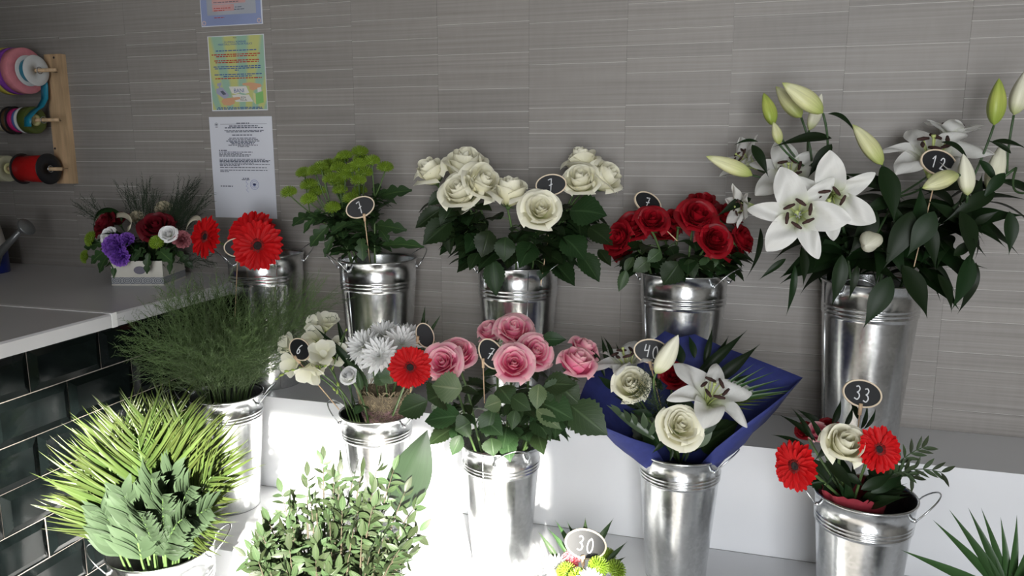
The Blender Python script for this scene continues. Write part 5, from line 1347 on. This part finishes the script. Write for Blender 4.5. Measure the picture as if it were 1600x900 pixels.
rg = random.Random(2)
# white notice
p0, p1 = PY(326, 183, YP), PY(434, 342, YP)
wx0, wz1 = (PY(326, 183, YP).x + PY(338, 341, YP).x) / 2, p0.z
wx1, wz0 = (PY(424, 181, YP).x + PY(434, 342, YP).x) / 2, p1.z
nt_ = sheet(wx0, wz0, wx1, wz1, 'notice_sheet', 'white printed notice with a round blue stamp, taped to the wall', M_PAPER)
W_, H_ = wx1 - wx0, wz1 - wz0
def wp_(u, v): return wx0 + W_ * u, wz1 - H_ * v
pol = []
for (u0, u1, v, k) in ((0.44, 0.66, 0.068, 1), (0.32, 0.78, 0.095, 1), (0.25, 0.87, 0.112, 1), (0.24, 0.88, 0.138, 0), (0.27, 0.85, 0.150, 0), (0.36, 0.68, 0.183, 1), (0.31, 0.74, 0.212, 0), (0.29, 0.77, 0.226, 0), (0.26, 0.79, 0.240, 0), (0.32, 0.72, 0.254, 1),
                       (0.34, 0.70, 0.268, 1), (0.29, 0.76, 0.281, 0), (0.44, 0.62, 0.294, 0), (0.13, 0.27, 0.333, 1), (0.13, 0.67, 0.349, 0), (0.13, 0.50, 0.362, 0), (0.13, 0.66, 0.375, 0), (0.13, 0.61, 0.388, 0), (0.13, 0.86, 0.418, 0), (0.13, 0.94, 0.430, 0),
                       (0.13, 0.93, 0.443, 1), (0.13, 0.68, 0.456, 0), (0.13, 0.93, 0.468, 0), (0.13, 0.45, 0.481, 0), (0.13, 0.88, 0.500, 0), (0.13, 0.89, 0.527, 0), (0.13, 0.27, 0.541, 0), (0.49, 0.59, 0.608, 1), (0.47, 0.61, 0.620, 0), (0.12, 0.32, 0.688, 1)):
    x0, z = wp_(u0, v); x1, _ = wp_(u1, v)
    pol += words(x0, x1, z, 0.0022 + 0.0006 * k, rg)
x0, z = wp_(0.18, 0.073); x1, _ = wp_(0.92, 0.073); pol.append(rect(x0, z, x1, z + 0.0008))
putstuff('printed_text', flat(M_INK, pol, 'printed_text'), I4, nt_)
def ring(cx, cz, r, w, n=28):
    out = []
    for k in range(n):
        a, b = 2 * PI * k / n, 2 * PI * (k + 1) / n
        out.append([(cx + r * math.cos(a), cz + r * math.sin(a)), (cx + r * math.cos(b), cz + r * math.sin(b)), (cx + (r - w) * math.cos(b), cz + (r - w) * math.sin(b)), (cx + (r - w) * math.cos(a), cz + (r - w) * math.sin(a))])
    return out
cx, cz = wp_(0.67, 0.665)
st = ring(cx, cz, 0.0145, 0.0012) + ring(cx, cz, 0.0100, 0.0009) + [rect(cx - 0.004, cz - 0.005, cx + 0.004, cz + 0.004), rect(cx - 0.006, cz - 0.001, cx + 0.006, cz + 0.003)]
M_STAMP = mat('stamp_blue', (0.20, 0.24, 0.48), 0.8)
put('stamp', flat(M_STAMP, st, 'stamp'), I4, nt_)
sx, szz = wp_(0.55, 0.67)
sg = MB().tube([V((sx + 0.004 * math.sin(k * 1.9), YP - 0.0012, szz + 0.018 - 0.0035 * k)) for k in range(12)], 0.0005, 4)
put('signature', sg.mesh('signature', M_STAMP), I4, nt_)
ex, ez = wp_(0.115, 0.075)
put('crest', flat(M_INK, ring(ex, ez, 0.0058, 0.0006) + [[(ex - 0.004, ez - 0.002), (ex - 0.001, ez - 0.001), (ex - 0.003, ez + 0.004)], [(ex + 0.004, ez - 0.002), (ex + 0.001, ez - 0.001), (ex + 0.003, ez + 0.004)], rect(ex - 0.0012, ez - 0.003, ex + 0.0012, ez + 0.003), rect(ex - 0.004, ez - 0.0085, ex + 0.004, ez - 0.0072)], 'crest'), I4, nt_)

# yellow-green government poster
yx0 = (PY(323, 58, YP).x + PY(333, 174, YP).x) / 2; yx1 = (PY(411, 53, YP).x + PY(420, 172, YP).x) / 2
yz1 = PY(367, 55, YP).z; yz0 = PY(376, 173, YP).z
def stripes():
    m, nt, b = nodes('poster_sunray_stripes'); L = nt.links
    tc = N(nt, 'ShaderNodeTexCoord'); sp = N(nt, 'ShaderNodeSeparateXYZ'); L.new(tc.outputs['Generated'], sp.inputs[0])
    # rays that fan out from a point below the sheet's middle
    dz = N(nt, 'ShaderNodeMath', operation='ADD'); dz.inputs[1].default_value = 0.9; L.new(sp.outputs[2], dz.inputs[0])
    dx = N(nt, 'ShaderNodeMath', operation='SUBTRACT'); dx.inputs[1].default_value = 0.5; L.new(sp.outputs[0], dx.inputs[0])
    dv = N(nt, 'ShaderNodeMath', operation='DIVIDE'); L.new(dx.outputs[0], dv.inputs[0]); L.new(dz.outputs[0], dv.inputs[1])
    ml = N(nt, 'ShaderNodeMath', operation='MULTIPLY'); ml.inputs[1].default_value = 26; L.new(dv.outputs[0], ml.inputs[0])
    sn = N(nt, 'ShaderNodeMath', operation='SINE'); L.new(ml.outputs[0], sn.inputs[0])
    rp = ramp(nt, [(0.25, (0.50, 0.52, 0.20)), (0.75, (0.30, 0.47, 0.36))])
    mr = N(nt, 'ShaderNodeMapRange'); mr.inputs['From Min'].default_value = -1; L.new(sn.outputs[0], mr.inputs['Value']); L.new(mr.outputs[0], rp.inputs['Fac'])
    L.new(rp.outputs[0], b.inputs['Base Color']); b.inputs['Roughness'].default_value = 0.4
    return m
ps = sheet(yx0, yz0, yx1, yz1, 'fiscal_poster', 'yellow-green striped poster with a cash register, a hand and the word BANI', M_PAPER)
W2, H2 = yx1 - yx0, yz1 - yz0
put('print_ground', flat(stripes(), [rect(yx0 + 0.003, yz0 + 0.003, yx1 - 0.002, yz1 - 0.002)], 'print_ground', -0.0002), I4, ps)
def yp_(u, v): return yx0 + W2 * u, yz1 - H2 * v
def yline(u0, u1, v, hgt, m, nm='printed_text'):
    x0, z = yp_(u0, v); x1, _ = yp_(u1, v); return words(x0, x1, z, hgt, rg)
x, z = yp_(0.49, 0.038); texted('Anexa', x, z, 0.0045, M_INKK, ps)
x, z = yp_(0.49, 0.098); texted('GUVERNUL ROMÂNIEI', x, z, 0.0072, M_INKB, ps)
x, z = yp_(0.49, 0.128); texted('MINISTERUL FINANȚELOR PUBLICE', x, z, 0.0072, M_INKB, ps)
bl = yline(0.14, 0.86, 0.205, 0.0026, 0) + yline(0.08, 0.93, 0.415, 0.0026, 0) + yline(0.1, 0.92, 0.440, 0.0026, 0) + yline(0.46, 0.53, 0.465, 0.0026, 0) + yline(0.09, 0.93, 0.520, 0.0026, 0) + yline(0.25, 0.76, 0.545, 0.0026, 0)
rd = yline(0.06, 0.94, 0.255, 0.0028, 0) + yline(0.14, 0.86, 0.280, 0.0028, 0) + yline(0.1, 0.9, 0.335, 0.0028, 0) + yline(0.12, 0.89, 0.360, 0.0028, 0) + yline(0.1, 0.93, 0.572, 0.0028, 0)
ft = yline(0.11, 0.9, 0.962, 0.0022, 0) + yline(0.09, 0.92, 0.980, 0.0022, 0)
putstuff('printed_text', flat(M_INKB, bl + ft, 'printed_text'), I4, ps); putstuff('printed_text', flat(M_INKR, rd, 'printed_text'), I4, ps)
def poly(pts): return [yp_(u, v) for u, v in pts]
M_PW = mat('poster_white', (0.66, 0.66, 0.62), 0.5); M_PSKIN = mat('poster_skin', (0.60, 0.34, 0.20), 0.5); M_PGREY = mat('poster_lilac_grey', (0.34, 0.35, 0.46), 0.5); M_PGRN = mat('poster_green', (0.22, 0.46, 0.16), 0.5); M_PCRM = mat('poster_cream', (0.62, 0.60, 0.30), 0.5)
put('drawn_note', flat(M_PW, [poly([(0.33, 0.675), (0.64, 0.675), (0.69, 0.76), (0.62, 0.775), (0.53, 0.755), (0.45, 0.775), (0.38, 0.765)])], 'drawn_note'), I4, ps)
put('drawn_note', flat(M_PW, [poly([(0.38, 0.79), (0.50, 0.775), (0.58, 0.79), (0.68, 0.785), (0.75, 0.88), (0.44, 0.88)])], 'drawn_note'), I4, ps)
put('drawn_hand', flat(M_PSKIN, [poly([(0.18, 0.87), (0.22, 0.835), (0.33, 0.825), (0.52, 0.815), (0.53, 0.845), (0.42, 0.86), (0.42, 0.90), (0.34, 0.93), (0.22, 0.92)])], 'drawn_hand', 0.0003), I4, ps)
put('drawn_hand', flat(M_PSKIN, [poly([(0.58, 0.635), (0.72, 0.625), (0.90, 0.65), (0.92, 0.68), (0.82, 0.72), (0.76, 0.735), (0.70, 0.715), (0.70, 0.675), (0.58, 0.66)])], 'drawn_hand', 0.0003), I4, ps)
put('drawn_register', flat(M_PGREY, [poly([(0.10, 0.70), (0.21, 0.68), (0.33, 0.79), (0.25, 0.845), (0.10, 0.76)]), poly([(0.12, 0.63), (0.20, 0.615), (0.20, 0.655), (0.13, 0.67)]), poly([(0.15, 0.66), (0.18, 0.66), (0.18, 0.69), (0.15, 0.69)])], 'drawn_register'), I4, ps)
put('drawn_keys', flat(M_INK, [poly([(0.17, 0.735), (0.22, 0.725), (0.28, 0.775), (0.22, 0.785)])], 'drawn_keys', 0.0003), I4, ps)
put('drawn_bag', flat(M_PGRN, [poly([(0.80, 0.775), (0.935, 0.745), (0.935, 0.895), (0.80, 0.92)])], 'drawn_bag'), I4, ps)
put('drawn_bag_side', flat(M_PCRM, [poly([(0.76, 0.76), (0.80, 0.775), (0.80, 0.92), (0.76, 0.89)])], 'drawn_bag_side'), I4, ps)
put('drawn_loaf', flat(M_PW, [poly([(0.84, 0.70), (0.90, 0.69), (0.91, 0.745), (0.84, 0.76)])], 'drawn_loaf', 0.0005), I4, ps)
x, z = yp_(0.51, 0.755); texted('BANI', x, z, 0.0155, M_INKB, ps)
x, z = yp_(0.58, 0.835); texted('BON', x, z, 0.0078, M_INKK, ps)
x, z = yp_(0.585, 0.868); texted('FISCAL', x, z, 0.0078, M_INKK, ps)

# blue bordered certificate at the top
bx0 = PY(315, 38, YP).x; bx1 = PY(411, 34, YP).x; bz0 = PY(362, 40, YP).z
M_CERT = mat('certificate_blue', (0.26, 0.31, 0.50), 0.35, noise=0.1, scale=6); M_CERTG = mat('certificate_grey', (0.36, 0.38, 0.42), 0.35, noise=0.1, scale=8); M_CERTP = mat('certificate_pink', (0.55, 0.33, 0.32), 0.35, noise=0.12, scale=12); M_ROS = mat('certificate_rosette', (0.62, 0.46, 0.40), 0.5)
ce = sheet(bx0, bz0, bx1, bz0 + 0.29, 'certificate', 'laminated blue-bordered certificate with pink patches above the striped poster', M_PAPER)
cz_ = lambda v: bz0 + v
put('print_ground', flat(M_CERT, [rect(bx0 + 0.002, bz0 + 0.002, bx1 - 0.004, bz0 + 0.288)], 'print_ground', -0.0001), I4, ce)
put('print_panel', flat(M_CERTG, [rect(bx0 + 0.022, bz0 + 0.030, bx1 - 0.020, bz0 + 0.27)], 'print_panel', 0.0001), I4, ce)
put('print_patch', flat(M_CERTP, [rect(bx0 + 0.040, bz0 + 0.040, bx0 + 0.112, bz0 + 0.058), rect(bx0 + 0.040, bz0 + 0.060, bx0 + 0.150, bz0 + 0.24)], 'print_patch', 0.0002), I4, ce)
putstuff('printed_text', flat(M_INK, words(bx0 + 0.045, bx0 + 0.145, bz0 + 0.078, 0.002, rg) + words(bx0 + 0.045, bx0 + 0.13, bz0 + 0.063, 0.002, rg) + words(bx0 + 0.115, bx0 + 0.14, bz0 + 0.048, 0.002, rg) + words(bx0 + 0.112, bx0 + 0.145, bz0 + 0.042, 0.002, rg), 'printed_text'), I4, ce)
putstuff('printed_text', flat(M_INKR, words(bx0 + 0.045, bx0 + 0.10, bz0 + 0.047, 0.002, rg) + words(bx0 + 0.045, bx0 + 0.08, bz0 + 0.041, 0.002, rg) + words(bx0 + 0.045, bx0 + 0.078, bz0 + 0.022, 0.002, rg), 'printed_text'), I4, ce)
for xx in (bx0 + 0.010, bx1 - 0.012): put('rosette', flat(M_ROS, ring(xx, bz0 + 0.010, 0.0065, 0.0025, 14), 'rosette'), I4, ce)

# ------------------------------------------------------------------ ribbon rack and spools
rk = thing('ribbon_rack', 'pale pine board with dowels holding ribbon spools, screwed to the wall', 'ribbon rack', PY(105, 287, D))
bt, bb = PY(98, 84, D - 0.02), PY(111, 287, D - 0.02)
xr = (bt.x + bb.x) / 2
def plank(x0):
    mb = MB().box((x0 - 0.062, D - 0.022, bb.z), (x0, D - 0.001, bt.z))
    return mb.mesh('board', M_WOOD, False)
put('board', plank(xr), I4, rk); put('board', plank(xr - 0.62), I4, rk)
for (px, py) in ((84, 90), (86, 232)):
    p = PY(px, py, D - 0.0225)
    put('screw', MB().lathe([(0, 0.0012), (0.003, 0.001), (0.0036, 0)], 10).mesh('screw', M_INKK), frame(p, (0, -1, 0)), rk)
YA = D - 0.085
AX = []
for (ex, ey, tx) in ((62, 110, 88), (68, 187.5, 92), (79, 264, 97)):
    p = PY(ex, ey, YA); tipx = PY(tx, ey, YA).x
    AX.append(p)
    put('dowel', MB().tube([V((p.x - 0.66, YA, p.z)), V((tipx, YA, p.z))], 0.0055, 10).mesh('dowel', M_WOOD), I4, rk)
    ringp = [p + V((0, 0.0095 * math.cos(a), 0.0095 * math.sin(a))) for a in [2 * PI * k / 20 for k in range(21)]]
    sc_ = put('eye_screw', MB().tube(ringp, 0.0014, 6).tube([p + V((0, 0.0095, 0)), V((p.x, D - 0.021, p.z))], 0.0014, 6).mesh('eye_screw', M_WIRE), I4, rk)
def axx(px, row): return PY(px, (110, 187.5, 264)[row], YA).x
def lathe_x(prof, x, row, m, name, parent):
    p = AX[row]
    me = MB().lathe(prof, 40, True).mesh(name, m)
    return put(name, me, frame((x, YA, p.z), (1, 0, 0), (0, 0, 1)), parent)
def spool(px, row, r, w, m, label, flange=None, fr=0.0, hub=0.007, fw=0.003):
    x = axx(px, row)
    t = thing('ribbon_spool', label, 'ribbon spool', (x, YA, AX[row].z - 0.006), 'ribbon spools on the rack')
    lathe_x([(hub + 0.0105, -w), (r - 0.001, -w), (r, -w + 0.001), (r, -0.001), (r - 0.001, 0), (hub + 0.0105, 0)], x - (fw if flange else 0), row, m, 'ribbon', t)
    lathe_x([(hub, -w - 0.002), (hub + 0.010, -w - 0.002), (hub + 0.010, 0.0015), (hub, 0.0015)], x - (fw if flange else 0), row, flange or M_PCRM, 'core', t)
    if flange:
        for s_ in (0, 1):
            lathe_x([(hub + 0.0005, 0), (fr - 0.001, 0), (fr, 0.001), (fr, fw - 0.001), (fr - 0.001, fw), (hub + 0.0005, fw)], x - fw - s_ * (w + fw), row, flange, 'flange', t)
    return t
M_RB = lambda n, c, r_=0.35: mat('ribbon_' + n, c, r_, noise=0.08, scale=60)
WPL = mat('spool_white_plastic', (0.60, 0.62, 0.62), 0.35); BPL = mat('spool_black_plastic', (0.010, 0.010, 0.012), 0.35)
TEAL = M_RB('teal', (0.01, 0.20, 0.30)); 
spool(57, 0, 0.034, 0.026, TEAL, 'white flanged spool of teal ribbon with a loose tail hanging', WPL, 0.045)
spool(42, 0, 0.067, 0.026, M_RB('pink', (0.62, 0.22, 0.26)), 'large roll of pink ribbon next to the white-flanged teal spool')
spool(28, 0, 0.068, 0.016, M_RB('violet', (0.22, 0.05, 0.34)), 'large roll of violet ribbon between pink and yellow rolls')
spool(19, 0, 0.069, 0.02, M_RB('yellow', (0.48, 0.42, 0.07)), 'large roll of yellow ribbon behind the violet roll')
spool(56, 1, 0.040, 0.030, M_RB('olive', (0.07, 0.10, 0.02)), 'olive green ribbon roll on the middle dowel, under the teal tail')
spool(41, 1, 0.039, 0.006, WPL, 'thin white ring beside the olive ribbon roll')
spool(38, 1, 0.035, 0.012, M_RB('blue', (0.10, 0.16, 0.42)), 'small blue ribbon roll beside the thin white ring')
spool(32, 1, 0.036, 0.014, M_RB('magenta', (0.45, 0.02, 0.15)), 'small magenta ribbon roll on the middle dowel')
spool(26, 1, 0.038, 0.016, M_RB('brown', (0.12, 0.07, 0.035)), 'brown ribbon spool with black flanges on the middle dowel', BPL, 0.042)
spool(13, 1, 0.033, 0.022, M_RB('cream', (0.48, 0.44, 0.30)), 'cream ribbon roll next to the brown spool')
spool(3, 1, 0.030, 0.03, M_RB('beige', (0.46, 0.36, 0.24)), 'beige ribbon roll behind the cream roll on the middle dowel')
spool(77, 2, 0.041, 0.098, M_RB('red', (0.42, 0.012, 0.012), 0.25), 'wide spool of red ribbon with black flanges on the lowest dowel', BPL, 0.047)
spool(14, 2, 0.040, 0.08, M_RB('ivory', (0.50, 0.49, 0.34), 0.3), 'wide roll of ivory ribbon behind the red spool')
# loose teal tail of the first spool
x = axx(57, 0); z0 = AX[0].z
tail = thing('ribbon_tail', 'loose teal ribbon end hanging down to the olive roll', 'ribbon', (x - 0.016, YA - 0.034, AX[1].z + 0.04))
tp = [V((x - 0.016, YA + 0.034, z0 - 0.004)), V((x - 0.014, YA + 0.036, z0 - 0.04)), V((x - 0.012, YA + 0.030, z0 - 0.08)), V((x - 0.010, YA + 0.010, z0 - 0.105)), V((x - 0.008, YA - 0.015, z0 - 0.118)), V((x - 0.004, YA - 0.043, z0 - 0.140)), V((x - 0.004, YA - 0.046, z0 - 0.165))]
vs = []; fs = []
for i, p in enumerate(tp): vs += [p + V((-0.012, -0.002, 0)), p + V((0.011, 0.002, 0))]
for i in range(len(tp) - 1): fs.append((2 * i, 2 * i + 1, 2 * i + 3, 2 * i + 2))
ro = put('ribbon', mk('ribbon', vs, fs, TEAL), I4, tail); sm = ro.modifiers.new('thickness', 'SOLIDIFY'); sm.thickness = 0.0005

# ------------------------------------------------------------------ watering can at the end of the counter
wc = PZ(-26, 426, CZ); wc.z = CZ
can = thing('watering_can', 'metal watering can with blue and white body and grey sprinkler spout', 'watering can', wc)
M_CANW = mat('can_white', (0.50, 0.48, 0.44), 0.4); M_CANB = mat('can_blue', (0.008, 0.022, 0.20), 0.35); M_CANG = mat('can_grey_metal', (0.22, 0.23, 0.23), 0.4, metal=0.6)
T = M.Translation(wc)
rB = 0.5 * 0.14
put('body', MB().lathe([(0, 0), (rB, 0), (rB + 0.001, 0.004), (rB, 0.075)], 32).mesh('body', M_CANB), T, can)
put('body_top', MB().lathe([(rB, 0.075), (rB * 0.82, 0.145), (rB * 0.78, 0.15), (rB * 0.7, 0.15), (0, 0.152)], 32).mesh('body_top', M_CANW), T, can)
sp0, sp1 = PY(-4, 398, wc.y - 0.03), PY(33, 360, wc.y - 0.02)
put('spout', MB().tube([wc + V((rB * 0.8, -0.01, 0.02)), sp0, sp0.lerp(sp1, 0.5), sp1], [0.015, 0.014, 0.010, 0.008], 12).mesh('spout', M_CANG), I4, can)
dd = (sp1 - sp0).normalized()
put('sprinkler_head', MB().lathe([(0.008, 0), (0.012, 0.005), (0.026, 0.022), (0.027, 0.025), (0.024, 0.028), (0, 0.031)], 20).mesh('sprinkler_head', M_CANG), frame(sp1 - dd * 0.002, dd + V((0.15, 0, -0.1))), can)
hp = [wc + V((-rB * 0.95, 0, 0.04)), wc + V((-rB - 0.05, 0, 0.08)), wc + V((-rB - 0.03, 0, 0.15)), wc + V((-rB * 0.7, 0, 0.14))]
put('handle', MB().tube(bez3(*hp), 0.005, 8).mesh('handle', M_CANG), I4, can)

# ------------------------------------------------------------------ flower box on the counter
b0, b1, b2 = PZ(176, 446, CZ), PZ(256, 446, CZ), PZ(286, 433, CZ)
for b_ in (b0, b1, b2): b_.z = CZ
u = (b1 - b0).normalized(); w = V((-u.y, u.x, 0)); dep = (b2 - b1).dot(w)
b2 = b1 + w * dep
foot = [b0, b1, b2, b0 + w * dep]
cc = (b0 + b2) / 2; NF = 4; dep *= 0.5
hB = PY(215, 408, (b0.y + b1.y) / 2).z - CZ
fbx = thing('flower_box', 'white square box of mixed flowers with a patterned grey band, on the worktop', 'flower arrangement', cc)
M_BOX = mat('box_cream', (0.62, 0.60, 0.53), 0.6, noise=0.06, scale=30)
def bandmat():
    m, nt, b = nodes('box_band_pattern'); L = nt.links
    uv = N(nt, 'ShaderNodeUVMap'); mp = N(nt, 'ShaderNodeMapping'); mp.inputs['Scale'].default_value = (5.0, 1.0, 1); L.new(uv.outputs[0], mp.inputs[0])
    wv = N(nt, 'ShaderNodeTexWave', wave_type='RINGS', rings_direction='SPHERICAL'); wv.inputs['Scale'].default_value = 1.6; wv.inputs['Distortion'].default_value = 0.4
    fr = N(nt, 'ShaderNodeVectorMath', operation='FRACTION'); L.new(mp.outputs[0], fr.inputs[0])
    sb_ = N(nt, 'ShaderNodeVectorMath', operation='SUBTRACT'); sb_.inputs[1].default_value = (0.5, 0.5, 0); L.new(fr.outputs[0], sb_.inputs[0]); L.new(sb_.outputs[0], wv.inputs['Vector'])
    rp = ramp(nt, [(0.35, (0.13, 0.14, 0.16)), (0.6, (0.42, 0.43, 0.44))]); L.new(wv.outputs['Fac'], rp.inputs['Fac']); L.new(rp.outputs[0], b.inputs['Base Color'])
    b.inputs['Roughness'].default_value = 0.45
    return m
M_BAND = bandmat()
def hexwall(off, z0, z1, m, name):
    f2 = [p + (p - cc).normalized() * off for p in foot]
    vs = []; fs = []; uv = []
    for i in range(NF):
        a, b = f2[i], f2[(i + 1) % NF]; o = len(vs)
        vs += [V((a.x, a.y, z0)), V((b.x, b.y, z0)), V((b.x, b.y, z1)), V((a.x, a.y, z1))]; uv += [(0, 0), (1, 0), (1, 1), (0, 1)]; fs.append((o, o + 1, o + 2, o + 3))
    n = len(vs)
    return vs, fs, uv
vs, fs, uv = hexwall(0.0, CZ, CZ + hB, None, '')
vi, fi, ui = hexwall(-0.006, CZ + 0.004, CZ + hB, None, '')
o = len(vs); vs += vi; uv += ui; fs += [tuple(reversed([q + o for q in f])) for f in fi]
for i in range(NF): fs.append((4 * i + 3, 4 * i + 2, o + 4 * i + 2, o + 4 * i + 3))
o = len(vs); vs += [V((p.x, p.y, CZ + 0.004)) for p in foot]; uv += [(0, 0)] * NF; fs.append(tuple(range(o, o + NF)))
bxo = put('box', mk('box', vs, fs, M_BOX, uv, False), I4, fbx)
for z0_, z1_, m_, nm in ((CZ + 0.0035, CZ + hB * 0.34, M_BAND, 'band'), (CZ + hB * 0.345, CZ + hB * 0.39, M_BOX, 'moulding'), (CZ + 0.0001, CZ + 0.0034, M_BOX, 'moulding')):
    v_, f_, u_ = hexwall(0.0012 if nm == 'band' else 0.0022, z0_, z1_, m_, nm); put(nm, mk(nm, v_, f_, m_, u_, False), I4, bxo)
ov = PY(210, 424, b0.y - 0.001)
put('motif', mk('motif', [(ov.x + 0.016 * math.cos(2 * PI * k / 16), (b0.y + b1.y) / 2 - 0.0022 + (0.016 * math.cos(2 * PI * k / 16)) * u.y, ov.z + 0.011 * math.sin(2 * PI * k / 16)) for k in range(16)], [tuple(range(16))], mat('box_motif', (0.16, 0.15, 0.19), 0.6), None, False), I4, bxo)
YB = cc.y
fm = [cc + (p - cc) * 0.9 for p in foot]
put('foam', mk('foam', [V((p.x, p.y, z)) for z in (CZ + 0.0045, CZ + hB - 0.008) for p in fm], [(3, 2, 1, 0), (4, 5, 6, 7)] + [(i, (i + 1) % 4, 4 + (i + 1) % 4, 4 + i) for i in range(4)], M_STEM_D, None, False), I4, fbx)
core = cc + V((0, 0, hB - 0.02)); sb = MB()
def fh(px, py, dY, d, n, me, sx=1.0):
    p = PY(px, py, YB + dY); nn = nv(*n); rad = sz(d, p) / 2
    put('flower_head', me, frame(p, nn, rdir(), rad), fbx); sb.tube(bez(p, p - nn * 0.03, core, 5), 0.002, 5)
fh(184, 386, -0.10, 50, (-0.2, 0.1, 1), CARN['p']); fh(199, 376, -0.09, 30, (0.2, 0.4, 0.9), CARN['p']); fh(190, 400, -0.10, 40, (0, -0.3, 1), CARN['p'])
fh(284, 375, -0.05, 36, (0.4, 0.1, 0.9), CARN['k']); fh(257, 331, 0.05, 36, (0, 0.8, 0.5), CARN['w']); fh(215, 343, 0.02, 30, (0, 0.7, 0.6), CARN['w'])
fh(143, 373, -0.04, 26, (-0.7, 0.3, 0.6), GMUM); fh(134, 401, -0.05, 22, (-0.8, 0.1, 0.5), GMUM); fh(245, 379, -0.09, 24, (0.1, 0.4, 0.9), GMUM)
for (x, y, dY, d, n, st_, m_, sd) in ((245, 354, -0.03, 56, (0.1, 0.6, 0.8), 'open', M_DROSE, 31), (165, 350, -0.02, 46, (-0.5, 0.5, 0.7), 'open', M_DROSE, 32), (183, 342, 0.03, 36, (-0.2, 0.8, 0.5), 'open', M_DROSE, 33),
                                      (169, 368, -0.07, 30, (-0.3, 0.4, 0.9), 'open', M_WMUM, 34), (263, 365, -0.08, 28, (0.1, 0.4, 0.9), 'open', M_WMUM, 35), (160, 337, 0.03, 26, (-0.4, 0.7, 0.5), 'open', M_WROSE, 36)):
    p = PY(x, y, YB + dY); nn = nv(*n); rad = sz(d, p) / 2
    bp = rose_bloom(fbx, p, nn, rad, m_, st_, sd, 'rose_bloom'); sb.tube(bez(bp, bp - nn * 0.03, core, 5), 0.002, 5)
put('stem', sb.mesh('stem', M_STEM_D), I4, fbx)
rr = random.Random(71)
for k in range(80):
    a = rr.uniform(0, 6.28); d = V((math.cos(a), math.sin(a) * 0.8 - 0.15, rr.uniform(-0.35, 0.45)))
    b_ = cc + V((math.cos(a) * dep * 0.5, math.sin(a) * dep * 0.4, hB + rr.uniform(-0.005, 0.06)))
    L = rr.uniform(0.05, 0.095)
    if (b_ + d * L).z < CZ + 0.01: d.z = 0.1
    if b_.y + abs(d.y) * L > D - 0.03: d.y = -abs(d.y)
    put('leaf', rr.choice([MLEAF, LEAF[0], LLEAF[0], LLEAF[1]]), leafmat(b_, b_ + d.normalized() * L, V((0, 0, 1)) + rdir() * 0.4, rr.uniform(0.7, 1.1)), fbx)
lset(fbx, [(172, 395, YB - 0.06, 150, 425, YB - 0.08, 0.9, 0), (165, 392, YB - 0.05, 138, 410, YB - 0.07, 1.0, 0), (180, 400, YB - 0.07, 176, 432, YB - 0.1, 0.5, 0), (210, 400, YB - 0.08, 192, 412, YB - 0.1, 0.5, 0), (232, 398, YB - 0.09, 228, 428, YB - 0.1, 0.7, 0), (272, 395, YB - 0.03, 262, 425, YB - 0.07, 0.6, 0), (280, 395, YB - 0.02, 300, 418, YB - 0.02, 0.8, 0), (160, 380, YB, 128, 385, YB - 0.02, 1.0, 0), (225, 390, YB - 0.07, 205, 405, YB - 0.1, 1.3, 0), (250, 392, YB - 0.07, 265, 405, YB - 0.09, 1.3, 0)], [MLEAF])
for (tx, ty, dY) in ((195, 300, 0.05), (210, 305, 0.05), (228, 292, 0.06), (240, 312, 0.05), (222, 310, 0.06), (280, 300, 0.05), (300, 292, 0.06), (318, 312, 0.05), (292, 310, 0.05), (272, 318, 0.05), (308, 325, 0.05), (142, 318, 0.03), (128, 325, 0.02), (285, 325, 0.04), (325, 405, -0.04), (298, 290, 0.06)):
    e = PY(tx, ty, min(YB + dY - 0.02, D - 0.085))
    fern_spray(fbx, bez(core, core.lerp(e, 0.6), e, 8), rr, M_FERN_D, 0.065, 22, 7, 0.0006, 0.40, 0.30)
M_SATIN = mat('cream_ribbon', (0.56, 0.52, 0.40), 0.4)
def loop(pts, wd, m, name):
    vs = []; fs = []
    for p in pts: vs += [p + V((0, 0, wd / 2)), p + V((0, -0.004, -wd / 2))]
    for i in range(len(pts) - 1): fs.append((2 * i, 2 * i + 1, 2 * i + 3, 2 * i + 2))
    o = put(name, mk(name, vs, fs, m), I4, fbx); s_ = o.modifiers.new('thickness', 'SOLIDIFY'); s_.thickness = 0.0006
loop(bez3(PY(292, 372, YB), PY(285, 340, YB), PY(318, 330, YB - 0.02), PY(314, 352, YB - 0.03)), 0.013, M_SATIN, 'ribbon')
loop(bez3(PY(180, 338, YB), PY(200, 328, YB - 0.03), PY(215, 350, YB - 0.05), PY(200, 358, YB - 0.05)), 0.014, M_SATIN, 'ribbon')
loop(bez3(PY(150, 365, YB), PY(135, 322, YB), PY(185, 318, YB), PY(192, 345, YB)), 0.014, M_LILYLEAF, 'leaf_loop')
#@@END
